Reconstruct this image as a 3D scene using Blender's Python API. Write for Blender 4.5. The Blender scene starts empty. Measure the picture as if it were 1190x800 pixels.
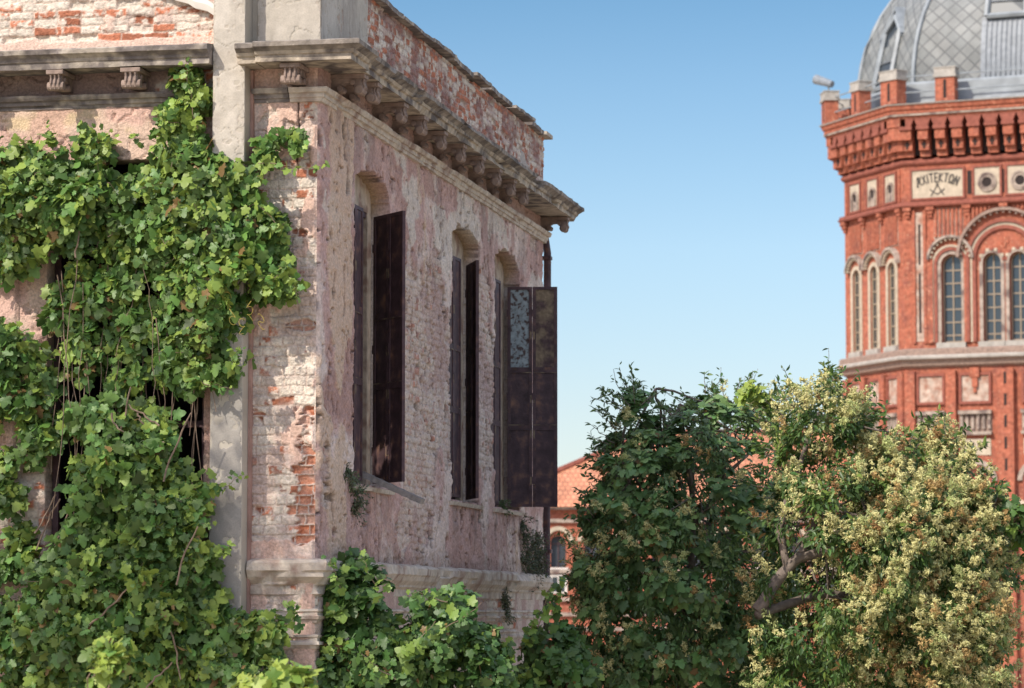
import bpy, math
import numpy as np
from mathutils import Vector

R = math.radians
rng = np.random.default_rng(7)
SC = bpy.context.scene
COL = SC.collection

# ------------------------------------------------------------------ camera, sky, sun, exposure
FPX, CX, CY, HZ = 3622.0, 595.0, 400.0, 715.0        # focal length / centre / horizon in photo pixels
PITCH = math.atan((HZ - CY) / FPX)
ZC = 6.0                                              # eye height above the ground
cam_d = bpy.data.cameras.new('camera')
cam = bpy.data.objects.new('camera', cam_d); COL.objects.link(cam)
cam.location = (0, 0, ZC); cam.rotation_euler = (R(90) + PITCH, 0, 0)
cam_d.sensor_width = 36.0; cam_d.lens = 36.0 * FPX / 1190.0
cam_d.clip_start = 0.5; cam_d.clip_end = 5000
cam_d.dof.use_dof = True; cam_d.dof.focus_distance = 34.5; cam_d.dof.aperture_fstop = 2.8
SC.camera = cam

SUN_AZ = np.array([-0.697, -0.717]); SUN_EL = R(40)
world = bpy.data.worlds.new('World'); SC.world = world; world.use_nodes = True
wn = world.node_tree.nodes; wl = world.node_tree.links
sky = wn.new('ShaderNodeTexSky'); sky.sky_type = 'NISHITA'; sky.sun_disc = False
sky.sun_elevation = SUN_EL
sky.sun_rotation = math.atan2(SUN_AZ[0], SUN_AZ[1])
sky.air_density = 1.0; sky.dust_density = 0.3; sky.ozone_density = 3.0; sky.altitude = 50
bgn = wn.get('Background'); bgn.inputs['Strength'].default_value = 0.14
# low sky dimmed, unseen upper sky boosted and warmed as added fill: one colour factor by height above the horizon
wtc = wn.new('ShaderNodeTexCoord'); wsx = wn.new('ShaderNodeSeparateXYZ'); wl.new(wtc.outputs['Generated'], wsx.inputs[0])
wrp = wn.new('ShaderNodeValToRGB'); wl.new(wsx.outputs['Z'], wrp.inputs['Fac'])
STOPS = [(0.0, (.67, .63, .66)), (.065, (.70, .66, .67)), (.117, (.71, .712, .71)), (.142, (.64, .682, .69)), (.17, (.555, .635, .66)), (.195, (.46, .58, .62)), (.30, (.60, .62, .62)), (.45, (4.1, 2.75, 1.95)), (1.0, (4.4, 3.0, 2.2))]
while len(wrp.color_ramp.elements) < len(STOPS): wrp.color_ramp.elements.new(0.5)
for e, (p, c) in zip(wrp.color_ramp.elements, STOPS): e.position = p
for e, (p, c) in zip(wrp.color_ramp.elements, STOPS): e.color = (c[0] / 4.5, c[1] / 4.5, c[2] / 4.5, 1)
wmul = wn.new('ShaderNodeVectorMath'); wmul.operation = 'MULTIPLY'; wl.new(sky.outputs['Color'], wmul.inputs[0]); wl.new(wrp.outputs['Color'], wmul.inputs[1])
wsc = wn.new('ShaderNodeVectorMath'); wsc.operation = 'SCALE'; wsc.inputs['Scale'].default_value = 4.5; wl.new(wmul.outputs[0], wsc.inputs[0])
wl.new(wsc.outputs[0], bgn.inputs['Color'])

sl = bpy.data.lights.new('sun', 'SUN'); sl.energy = 3.35; sl.angle = R(0.5); sl.color = (1.0, 0.93, 0.82)
so = bpy.data.objects.new('sun', sl); COL.objects.link(so)
sdir = Vector((SUN_AZ[0] * math.cos(SUN_EL), SUN_AZ[1] * math.cos(SUN_EL), math.sin(SUN_EL)))
so.rotation_euler = sdir.to_track_quat('Z', 'Y').to_euler(); so.location = (-30, -20, 40)
SC.view_settings.view_transform = 'Standard'; SC.view_settings.look = 'None'
SC.view_settings.exposure = 0.45; SC.view_settings.gamma = 1.0

# ------------------------------------------------------------------ geometry of the survey: pixels <-> world
A = R(11.2)
def ray(x, y):
    dx, dz = (x - CX) / FPX, -(y - CY) / FPX
    c, s = math.cos(PITCH), math.sin(PITCH)
    return np.array([dx, c - s * dz, s + c * dz])
def at(x, y, depth):                                  # point seen at a photo pixel at a given depth
    r = ray(x, y); return np.array([0, 0, ZC]) + r * (depth / r[1])
U = np.array([math.sin(A), math.cos(A)]); V = np.array([math.cos(A), -math.sin(A)])
C0 = np.array([-2.0687, 32.8])                        # house corner on plan
def loc2w(x, y, z):                                   # house frame (x along front, y along side, z from camera level)
    p = C0 + V * x + U * y
    return np.array([p[0], p[1], z + ZC])
def on_side(px, py, off=0.0):
    r = ray(px, py); o = C0 + V * off
    t, s = np.linalg.solve(np.array([[r[0], -U[0]], [r[1], -U[1]]]), o); return s, t * r[2]
def on_front(px, py, off=0.0):
    r = ray(px, py); o = C0 - U * off
    t, s = np.linalg.solve(np.array([[r[0], -V[0]], [r[1], -V[1]]]), o); return s, t * r[2]

# ------------------------------------------------------------------ noise
def _h(ix, iy, seed):
    n = (ix.astype(np.int64) * 374761393 + iy.astype(np.int64) * 668265263 + seed * 974711) & 0x7fffffff
    n = ((n ^ (n >> 13)) * 1274126177) & 0x7fffffff
    n = (n ^ (n >> 16)) & 0xffffff
    return n / float(0xffffff)
def vn(x, y, seed=0):
    x = np.asarray(x, float); y = np.asarray(y, float)
    ix, iy = np.floor(x), np.floor(y); fx, fy = x - ix, y - iy
    fx = fx * fx * (3 - 2 * fx); fy = fy * fy * (3 - 2 * fy)
    a = _h(ix, iy, seed); b = _h(ix + 1, iy, seed); c = _h(ix, iy + 1, seed); d = _h(ix + 1, iy + 1, seed)
    return (a * (1 - fx) + b * fx) * (1 - fy) + (c * (1 - fx) + d * fx) * fy
def fbm(x, y, seed=0, o=4):
    s = 0; a = 0.5; t = 0
    for k in range(o):
        s = s + a * vn(x * 2 ** k, y * 2 ** k, seed + 17 * k); t += a; a *= 0.55
    return s / t
def sst(x, a, b):
    t = np.clip((x - a) / (b - a), 0, 1); return t * t * (3 - 2 * t)
def mixc(a, b, t):
    return a + (np.asarray(b, float) - a) * t[..., None]

# ------------------------------------------------------------------ materials
MATS = {}
def mat(name, col=None, rough=0.85, noise=None, bump=None, attr=None, spec=0.3, metal=0.0, translucent=0.0,
        dark=None, patch=None):
    """noise=(scale, amount) mottles the colour; bump=(scale, strength, distance); attr = colour attribute;
       dark=(scale, lo, hi, colour) blends in stains; patch the same again."""
    if name in MATS: return MATS[name]
    m = bpy.data.materials.new(name); m.use_nodes = True; MATS[name] = m
    n, l = m.node_tree.nodes, m.node_tree.links
    b = n.get('Principled BSDF'); out = n.get('Material Output')
    b.inputs['Roughness'].default_value = rough; b.inputs['Metallic'].default_value = metal
    b.inputs['Specular IOR Level'].default_value = spec
    tc = n.new('ShaderNodeTexCoord')
    def noise_tex(scale, detail=6):
        t = n.new('ShaderNodeTexNoise'); t.inputs['Scale'].default_value = scale; t.inputs['Detail'].default_value = detail
        l.new(tc.outputs['Object'], t.inputs['Vector']); return t
    if attr:
        a = n.new('ShaderNodeAttribute'); a.attribute_name = attr; c = a.outputs['Color']
    else:
        a = n.new('ShaderNodeRGB'); a.outputs[0].default_value = (*col, 1); c = a.outputs[0]
    for st in (dark, patch):
        if st:
            t = noise_tex(st[0]); r = n.new('ShaderNodeMapRange')
            r.inputs['From Min'].default_value = st[1]; r.inputs['From Max'].default_value = st[2]
            l.new(t.outputs['Fac'], r.inputs['Value'])
            x = n.new('ShaderNodeMix'); x.data_type = 'RGBA'
            l.new(r.outputs[0], x.inputs['Factor']); l.new(c, x.inputs['A']); x.inputs['B'].default_value = (*st[3], 1)
            c = x.outputs['Result']
    if noise:
        t = noise_tex(noise[0], 8); r = n.new('ShaderNodeMapRange')
        r.inputs['To Min'].default_value = 1 - noise[1]; r.inputs['To Max'].default_value = 1 + noise[1]
        r.inputs['From Min'].default_value = 0.25; r.inputs['From Max'].default_value = 0.75
        l.new(t.outputs['Fac'], r.inputs['Value'])
        x = n.new('ShaderNodeVectorMath'); x.operation = 'SCALE'
        l.new(c, x.inputs[0]); l.new(r.outputs[0], x.inputs['Scale']); c = x.outputs[0]
    l.new(c, b.inputs['Base Color'])
    if bump:
        t = noise_tex(bump[0], 8); bp = n.new('ShaderNodeBump')
        bp.inputs['Strength'].default_value = bump[1]; bp.inputs['Distance'].default_value = bump[2]
        l.new(t.outputs['Fac'], bp.inputs['Height']); l.new(bp.outputs[0], b.inputs['Normal'])
    if translucent:
        tr = n.new('ShaderNodeBsdfTranslucent'); l.new(c, tr.inputs['Color'])
        mx = n.new('ShaderNodeMixShader'); mx.inputs[0].default_value = translucent
        l.new(b.outputs[0], mx.inputs[1]); l.new(tr.outputs[0], mx.inputs[2]); l.new(mx.outputs[0], out.inputs['Surface'])
    return m

M_WALL = mat('weathered_wall', attr='albedo', rough=0.92, noise=(34, 0.30), bump=(55, 0.9, 0.014))
M_CEMS = mat('cracked_cement', attr='albedo', rough=0.9, noise=(60, 0.10), bump=(90, 0.35, 0.006))
M_STONE = mat('cornice_stone', (0.41, 0.345, 0.265), noise=(9, 0.35), bump=(35, 0.7, 0.014), dark=(3.5, 0.46, 0.64, (0.12, 0.10, 0.09)))
M_STONEM = mat('sooty_cornice_top', (0.25, 0.215, 0.18), noise=(9, 0.4), bump=(35, 0.7, 0.014), dark=(4, 0.46, 0.62, (0.095, 0.08, 0.072)))
M_STONE2 = mat('moulding_stone', (0.52, 0.45, 0.37), noise=(12, 0.25), bump=(40, 0.6, 0.012), dark=(4, 0.48, 0.7, (0.28, 0.19, 0.15)))
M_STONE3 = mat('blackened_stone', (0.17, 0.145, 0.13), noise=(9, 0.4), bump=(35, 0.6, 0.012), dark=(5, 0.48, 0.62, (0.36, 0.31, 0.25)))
M_CEM = mat('cement_render', (0.42, 0.375, 0.305), noise=(2.2, 0.16), bump=(70, 0.35, 0.006), dark=(1.6, 0.62, 0.75, (0.30, 0.27, 0.235)))
M_TERRA = mat('frieze_plaster', (0.42, 0.26, 0.21), noise=(6, 0.35), bump=(25, 0.7, 0.015), dark=(3, 0.45, 0.7, (0.26, 0.15, 0.12)))
M_BRACK = mat('bracket_stone', (0.25, 0.185, 0.15), noise=(10, 0.4), bump=(35, 0.6, 0.01), dark=(4, 0.46, 0.66, (0.16, 0.11, 0.095)))
M_IRON = mat('rusted_iron', (0.078, 0.045, 0.049), rough=0.6, noise=(7, 0.5), bump=(40, 0.5, 0.006), dark=(9, 0.55, 0.74, (0.15, 0.075, 0.05)))
M_IRONP = mat('shutter_panel', (0.075, 0.044, 0.048), rough=0.58, noise=(6, 0.5), bump=(24, 0.6, 0.008), dark=(6, 0.52, 0.74, (0.17, 0.09, 0.058)))
M_TURQ = mat('peeling_blue_paint', (0.27, 0.31, 0.32), rough=0.7, noise=(14, 0.4), bump=(30, 0.4, 0.004), dark=(16, 0.50, 0.60, (0.085, 0.055, 0.05)))
M_PATINA = mat('ochre_patina', (0.21, 0.155, 0.10), rough=0.7, noise=(22, 0.4), bump=(30, 0.4, 0.004), dark=(4.5, 0.44, 0.60, (0.075, 0.045, 0.045)))
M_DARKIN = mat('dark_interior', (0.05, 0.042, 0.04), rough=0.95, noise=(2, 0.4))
M_REVEAL = mat('reveal_plaster', (0.45, 0.36, 0.27), noise=(9, 0.3), bump=(30, 0.6, 0.012), dark=(4, 0.50, 0.62, (0.29, 0.19, 0.14)))
M_WOOD = mat('grey_wood', (0.27, 0.24, 0.22), noise=(14, 0.35), bump=(40, 0.4, 0.005))
M_STEM = mat('vine_cane', (0.22, 0.155, 0.11), noise=(20, 0.4), bump=(60, 0.5, 0.004))
M_BARK = mat('tree_bark', (0.17, 0.135, 0.11), noise=(14, 0.4), bump=(40, 0.7, 0.01))
M_TEND = mat('tendril', (0.42, 0.33, 0.08), rough=0.6)
M_VINE = mat('vine_leaf', attr='albedo', rough=0.45, translucent=0.22, spec=0.35)
M_LEAF = mat('privet_leaf', attr='albedo', rough=0.40, translucent=0.32, spec=0.4)
M_BLOOM = mat('cream_blossom', attr='albedo', rough=0.85, translucent=0.25)
M_GROUND = mat('ground_soil', (0.40, 0.33, 0.25), noise=(0.7, 0.25), bump=(3, 0.5, 0.03), dark=(0.12, 0.6, 0.7, (0.16, 0.15, 0.08)))
M_TBR = mat('red_brickwork', (0.345, 0.108, 0.062), noise=(6, 0.40), bump=(14, 0.5, 0.03), dark=(1.3, 0.52, 0.72, (0.23, 0.078, 0.055)), patch=(9, 0.58, 0.68, (0.44, 0.21, 0.13)))
M_TBR2 = mat('dull_red_brick', (0.25, 0.082, 0.056), noise=(5, 0.3), bump=(14, 0.4, 0.02))
M_TTRIM = mat('weathered_trim', (0.36, 0.29, 0.235), noise=(5, 0.35), bump=(12, 0.4, 0.02), dark=(2.5, 0.5, 0.62, (0.15, 0.11, 0.095)))
M_TPALE = mat('pale_stone', (0.45, 0.375, 0.28), noise=(4, 0.22), bump=(14, 0.3, 0.01))
M_TWORN = mat('worn_plaster_panel', (0.45, 0.35, 0.28), noise=(4, 0.3), bump=(10, 0.5, 0.02), dark=(3.2, 0.42, 0.66, (0.30, 0.15, 0.10)))
M_CAP = mat('concrete_cap', (0.36, 0.33, 0.29), noise=(4, 0.25), bump=(14, 0.3, 0.01))
M_LEAD = mat('lead_sheet', (0.25, 0.275, 0.29), rough=0.5, noise=(1.5, 0.3), spec=0.5)
M_LEADD = mat('grey_metal', (0.22, 0.24, 0.26), rough=0.5, noise=(4, 0.25))
M_GLASS = mat('window_glass', (0.03, 0.04, 0.05), rough=0.08, spec=0.8)
M_GLASSD = mat('dim_glass', (0.045, 0.055, 0.065), rough=0.35, spec=0.25)
M_GLAZ = mat('glazing_bar', (0.30, 0.24, 0.17), rough=0.6)
M_BLACK = mat('dark_slot', (0.03, 0.022, 0.02), rough=0.9)
M_INK = mat('dark_lettering', (0.06, 0.055, 0.05), rough=0.8)
M_WHITE = mat('white_trim', (0.66, 0.61, 0.54), noise=(3, 0.15))
M_ASHLAR = mat('dirty_brick_cap', (0.27, 0.19, 0.15), noise=(8, 0.35), bump=(14, 0.5, 0.03))

def pattern_mat(name, base, mortar, scale, w, h, rot=0.0, bump=0.3, coords='UV', msize=0.02, var=None, offset=0.5):
    m = bpy.data.materials.new(name); m.use_nodes = True; n, l = m.node_tree.nodes, m.node_tree.links
    b = n.get('Principled BSDF'); b.inputs['Roughness'].default_value = 0.6
    tc = n.new('ShaderNodeTexCoord'); mp = n.new('ShaderNodeMapping'); mp.inputs['Rotation'].default_value = (0, 0, rot)
    l.new(tc.outputs[coords], mp.inputs[0])
    t = n.new('ShaderNodeTexBrick'); l.new(mp.outputs[0], t.inputs['Vector'])
    t.offset = offset
    t.inputs['Color1'].default_value = (*base, 1); t.inputs['Color2'].default_value = (*(var or base), 1)
    t.inputs['Mortar'].default_value = (*mortar, 1); t.inputs['Scale'].default_value = scale
    t.inputs['Brick Width'].default_value = w; t.inputs['Row Height'].default_value = h
    t.inputs['Mortar Size'].default_value = msize; t.inputs['Mortar Smooth'].default_value = 0.2
    ns = n.new('ShaderNodeTexNoise'); ns.inputs['Scale'].default_value = 1.3; ns.inputs['Detail'].default_value = 6
    l.new(tc.outputs['Object'], ns.inputs['Vector'])
    r = n.new('ShaderNodeMapRange'); r.inputs['From Min'].default_value = .3; r.inputs['From Max'].default_value = .7
    r.inputs['To Min'].default_value = .75; r.inputs['To Max'].default_value = 1.2; l.new(ns.outputs['Fac'], r.inputs[0])
    x = n.new('ShaderNodeVectorMath'); x.operation = 'SCALE'; l.new(t.outputs['Color'], x.inputs[0]); l.new(r.outputs[0], x.inputs['Scale'])
    l.new(x.outputs[0], b.inputs['Base Color'])
    bp = n.new('ShaderNodeBump'); bp.inputs['Strength'].default_value = bump; bp.inputs['Distance'].default_value = 0.04
    iv = n.new('ShaderNodeMath'); iv.operation = 'SUBTRACT'; iv.inputs[0].default_value = 1.0
    l.new(t.outputs['Fac'], iv.inputs[1]); l.new(iv.outputs[0], bp.inputs['Height']); l.new(bp.outputs[0], b.inputs['Normal'])
    return m
M_SCALE = pattern_mat('lead_scales', (0.155, 0.165, 0.16), (0.10, 0.105, 0.105), 1.0, 0.52, 0.52, rot=R(45), msize=0.035, var=(0.215, 0.22, 0.208), offset=0.0, bump=0.5)
M_TILE = pattern_mat('roof_tile', (0.52, 0.205, 0.105), (0.34, 0.14, 0.08), 1.0, 0.26, 0.36, msize=0.03, var=(0.60, 0.27, 0.15), bump=0.8)

# ------------------------------------------------------------------ object helpers
def empty(name, loc=(0, 0, 0), rz=0.0, label=None, cat=None, group=None):
    o = bpy.data.objects.new(name, None); COL.objects.link(o); o.location = loc; o.rotation_euler = (0, 0, rz)
    o.empty_display_size = 0.3
    tag(o, label, cat, group); return o
def tag(o, label=None, cat=None, group=None, kind=None):
    if label: o['label'] = label
    if cat: o['category'] = cat
    if group: o['group'] = group
    if kind: o['kind'] = kind
    return o
def link(name, me, mats, parent=None, smooth=False):
    for m in (mats if isinstance(mats, (list, tuple)) else [mats]): me.materials.append(m)
    if smooth: me.polygons.foreach_set('use_smooth', np.ones(len(me.polygons), bool))
    me.update()
    o = bpy.data.objects.new(name, me); COL.objects.link(o)
    if parent: o.parent = parent
    return o
class MB:
    def __init__(s): s.v = []; s.f = []; s.m = []; s.mi = 0
    def add(s, vs, fs):
        b = len(s.v); s.v += [tuple(map(float, p)) for p in vs]; s.f += [tuple(i + b for i in f) for f in fs]; s.m += [s.mi] * len(fs)
    def box(s, x0, x1, y0, y1, z0, z1, T=None):
        vs = [(x0, y0, z0), (x1, y0, z0), (x1, y1, z0), (x0, y1, z0), (x0, y0, z1), (x1, y0, z1), (x1, y1, z1), (x0, y1, z1)]
        if T: vs = [T(*p) for p in vs]
        s.add(vs, [(3, 2, 1, 0), (4, 5, 6, 7), (0, 1, 5, 4), (1, 2, 6, 5), (2, 3, 7, 6), (3, 0, 4, 7)])
    def prism(s, prof, a0, a1, T):                    # closed profile (p,q) extruded along a; T(a,p,q)
        n = len(prof); vs = [T(a0, p, q) for p, q in prof] + [T(a1, p, q) for p, q in prof]
        fs = [(i, (i + 1) % n, n + (i + 1) % n, n + i) for i in range(n)] + [tuple(range(n - 1, -1, -1)), tuple(range(n, 2 * n))]
        s.add(vs, fs)
    def strip(s, rows, close=False):                  # rows of points -> quads
        n = len(rows[0]); vs = [p for r in rows for p in r]; fs = []
        for i in range(len(rows) - 1):
            for j in range(n if close else n - 1):
                k = (j + 1) % n; fs.append((i * n + j, i * n + k, (i + 1) * n + k, (i + 1) * n + j))
        s.add(vs, fs)
    def tube(s, pts, r0, r1=None, k=6):
        pts = [np.asarray(p, float) for p in pts]; r1 = r0 if r1 is None else r1; rows = []
        for i, p in enumerate(pts):
            d = pts[min(i + 1, len(pts) - 1)] - pts[max(i - 1, 0)]; d /= (np.linalg.norm(d) + 1e-9)
            a = np.cross(d, (0.31, 0.17, 0.93)); a /= (np.linalg.norm(a) + 1e-9); b = np.cross(d, a)
            r = r0 + (r1 - r0) * i / max(1, len(pts) - 1)
            rows.append([p + r * (math.cos(2 * math.pi * j / k) * a + math.sin(2 * math.pi * j / k) * b) for j in range(k)])
        s.strip(rows, True); n = len(s.v)
        s.f.append(tuple(range(n - k, n))); s.m.append(s.mi); s.f.append(tuple(range(n - k * len(pts) + k - 1, n - k * len(pts) - 1, -1))); s.m.append(s.mi)
    def build(s, name, mats, parent=None, smooth=False, bevel=0):
        me = bpy.data.meshes.new(name); me.from_pydata(s.v, [], s.f)
        me.polygons.foreach_set('material_index', np.array(s.m, dtype=np.int32))
        o = link(name, me, mats, parent, smooth)
        if bevel:
            b = o.modifiers.new('bevel', 'BEVEL'); b.width = bevel; b.segments = 2; b.limit_method = 'ANGLE'
        return o
def np_mesh(name, verts, faces, mats, parent=None, color=None, smooth=True):
    """faces: (n,k) int array; color (nverts,3) -> 'albedo' attribute"""
    me = bpy.data.meshes.new(name); verts = np.asarray(verts, np.float32); faces = np.asarray(faces, np.int32)
    me.vertices.add(len(verts)); me.vertices.foreach_set('co', verts.ravel())
    k = faces.shape[1]; me.loops.add(faces.size); me.loops.foreach_set('vertex_index', faces.ravel())
    me.polygons.add(len(faces)); me.polygons.foreach_set('loop_start', np.arange(0, faces.size, k, dtype=np.int32))
    me.update(calc_edges=True)
    if color is not None:
        a = me.attributes.new('albedo', 'FLOAT_COLOR', 'POINT')
        c = np.ones((len(verts), 4), np.float32); c[:, :3] = np.clip(color, 0.004, 0.95); a.data.foreach_set('color', c.ravel())
    me.validate()
    return link(name, me, mats, parent, smooth)

# ------------------------------------------------------------------ masonry skin with real relief
RED = (0.43, 0.135, 0.062); LIME = (0.66, 0.575, 0.475); PINK = (0.47, 0.315, 0.265); PEACH = (0.60, 0.43, 0.335); OCHRE = (0.50, 0.385, 0.235)
def masonry(S, Z, seed, Lb=0.27, H=0.1, red=0.3, mortar=(0.46, 0.35, 0.285), hdr=0.4, w=0.012):
    s = S + w * (fbm(S * 9, Z * 9, seed + 3, 3) - .5) * 2; z = Z + w * (fbm(S * 8, Z * 8, seed + 5, 3) - .5) * 2
    row = np.floor(z / H); hd = (_h(row, row * 0, seed + 9) < hdr)
    L = np.where(hd, Lb * 0.52, Lb); off = _h(row, row * 0 + 3, seed) * Lb + (row % 2) * Lb * 0.5
    col = np.floor((s + off) / L); fs = (s + off) / L - col; fz = z / H - row
    d = np.minimum(np.minimum(fs, 1 - fs) * L, np.minimum(fz, 1 - fz) * H) + (fbm(S * 30, Z * 30, seed + 2, 3) - .5) * .014
    body = sst(d, 0.004, 0.011)
    rnd = _h(row, col, seed + 21); rnd2 = _h(row, col, seed + 40)
    erode = np.where(rnd2 < 0.13, -0.035 * (0.4 + fbm(S * 14, Z * 14, seed + 8, 2)), 0.0)
    h = body * (0.010 + 0.012 * rnd + erode) + (fbm(S * 26, Z * 26, seed + 1, 4) - .5) * 0.024
    redf = sst(rnd + 0.55 * (fbm(S * 1.1, Z * 1.1, seed + 2, 3) - 0.5) + 0.95 * (fbm(S * 13, Z * 13, seed + 4, 4) - .5), 1 - red - 0.10, 1 - red + 0.06)
    c = np.zeros(S.shape + (3,)) + LIME
    c = c * (0.72 + 0.42 * fbm(S * 5, Z * 7, seed + 6, 4))[..., None]
    c = mixc(c, (0.50, 0.36, 0.30), sst(fbm(S * 3, Z * 5, seed + 33, 3), 0.45, 0.75) * .8)
    c = mixc(c, np.array(RED) * 0.92, redf * body * .92)
    c = c * np.where(redf[..., None] > .5, (0.6 + 0.7 * rnd2)[..., None], 1)
    c = mixc(c, mortar, (1 - body) * 0.75)
    return h, c, body
def grid_skin(name, S, Z, h, c, place, hole=None, reveal=0.24, rev_col=LIME, parent=None, mt=None):
    """S,Z: (nz,ns) grids; place(s, out, z) -> xyz arrays; hole: bool per cell"""
    nz, ns = S.shape; idx = np.arange(nz * ns).reshape(nz, ns)
    P = np.stack(place(S, h, Z), -1).reshape(-1, 3); Cc = c.reshape(-1, 3)
    q = np.stack([idx[:-1, :-1], idx[:-1, 1:], idx[1:, 1:], idx[1:, :-1]], -1)
    if hole is None: return np_mesh(name, P, q.reshape(-1, 4), mt or M_WALL, parent, Cc)
    keep = ~hole; faces = [q[keep]]
    back = np.stack(place(S, h * 0 - reveal, Z), -1).reshape(-1, 3); nb = len(P)
    rc = np.zeros_like(Cc) + np.asarray(rev_col)
    rc *= (0.75 + 0.4 * fbm(S * 6, Z * 6, 77, 4)).reshape(-1, 1)
    kp = np.pad(keep, 1, constant_values=True)
    hr = hole & kp[1:-1, 2:]; hl = hole & kp[1:-1, :-2]; hu = hole & kp[2:, 1:-1]; hd = hole & kp[:-2, 1:-1]
    for msk, a, b in ((hr, 1, 2), (hl, 3, 0), (hu, 2, 3), (hd, 0, 1)):
        e = q[msk]; faces.append(np.stack([e[:, a], e[:, b], e[:, b] + nb, e[:, a] + nb], -1))
    allv = np.concatenate([P, back]); allc = np.concatenate([Cc, rc]); fc = np.concatenate(faces)
    used = np.unique(fc); mp = np.full(len(allv), -1); mp[used] = np.arange(len(used))
    return np_mesh(name, allv[used], mp[fc], M_WALL, parent, allc[used])
SIDE_PL = lambda s, o, z: (o, s, z)                   # house frame: side wall faces +x
FRONT_PL = lambda x, o, z: (x, -o, z)                 # front wall faces -y
def mk_grid(a0, a1, da, z0, z1, dz):
    return np.meshgrid(np.linspace(a0, a1, int(round((a1 - a0) / da)) + 1), np.linspace(z0, z1, int(round((z1 - z0) / dz)) + 1))

def cement_skin(name, a0, a1, z0, z1, place, seed, parent, stain=None, base=(0.43, 0.385, 0.32)):
    S, Z = mk_grid(a0, a1, 0.012, z0, z1, 0.012)
    c = np.zeros(S.shape + (3,)) + np.array(base)
    c = mixc(c, (0.33, 0.29, 0.245), sst(fbm(S * 2.5, Z * 1.1, seed, 5), .48, .68) * .7)
    c = mixc(c, (0.52, 0.47, 0.40), sst(fbm(S * 3, Z * 2, seed + 1, 4), .55, .7) * .6)
    c = mixc(c, (0.24, 0.21, 0.18), sst(fbm(S * 16, Z * .7, seed + 2, 3), .60, .74) * .45)      # drips
    c *= (0.86 + .28 * fbm(S * 14, Z * 14, seed + 3, 4))[..., None]
    r = np.abs(fbm(S * 2.2, Z * 2.2, seed + 4, 4) - .5); cr = sst(-r, -.006, -.0015)
    chip = sst(fbm(S * 9, Z * 9, seed + 5, 3) + .25 * (sst(-(S - a0), -.03, 0) + sst(-(a1 - S), -.03, 0)), .72, .76)
    h = (fbm(S * 6, Z * 6, seed + 6, 4) - .5) * .012 - .012 * cr - .010 * chip
    c = c * (1 - .55 * cr)[..., None]; c = mixc(c, (.40, .30, .24), chip * .7)
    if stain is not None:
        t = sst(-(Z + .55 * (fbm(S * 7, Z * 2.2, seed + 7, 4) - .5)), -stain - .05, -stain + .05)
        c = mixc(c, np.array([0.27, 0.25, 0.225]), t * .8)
    return grid_skin(name, S, Z, h, c, place, parent=parent, mt=M_CEMS)
# ------------------------------------------------------------------ ground
def ground_mesh():
    xs = np.concatenate([np.linspace(-2500, -120, 8), np.linspace(-90, 90, 61), np.linspace(120, 2500, 8)])
    ys = np.concatenate([np.linspace(-200, -10, 6), np.linspace(0, 180, 91), np.linspace(220, 3000, 10)])
    X, Y = np.meshgrid(xs, ys); Z = (fbm(X * .2, Y * .2, 5, 3) - .5) * 0.5 * (np.abs(X) < 100) - 0.1
    Z = Z - 0.1
    n = len(xs); idx = np.arange(X.size).reshape(X.shape)
    q = np.stack([idx[:-1, :-1], idx[:-1, 1:], idx[1:, 1:], idx[1:, :-1]], -1).reshape(-1, 4)
    return np_mesh('ground', np.stack([X, Y, Z], -1).reshape(-1, 3), q, M_GROUND)
tag(ground_mesh(), kind='structure')

# ------------------------------------------------------------------ the derelict house
house = empty('derelict_house', (C0[0], C0[1], 0), -A,
              'crumbling pink plaster house with open rusted shutters and bracketed cornice', 'house')
SEND = 12.85
WIN = [dict(s0=1.50, s1=3.18), dict(s0=6.58, s1=8.30), dict(s0=9.30, s1=11.02)]
ZS, ZSP, ZAP = 1.45, 4.79, 5.01

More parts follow.
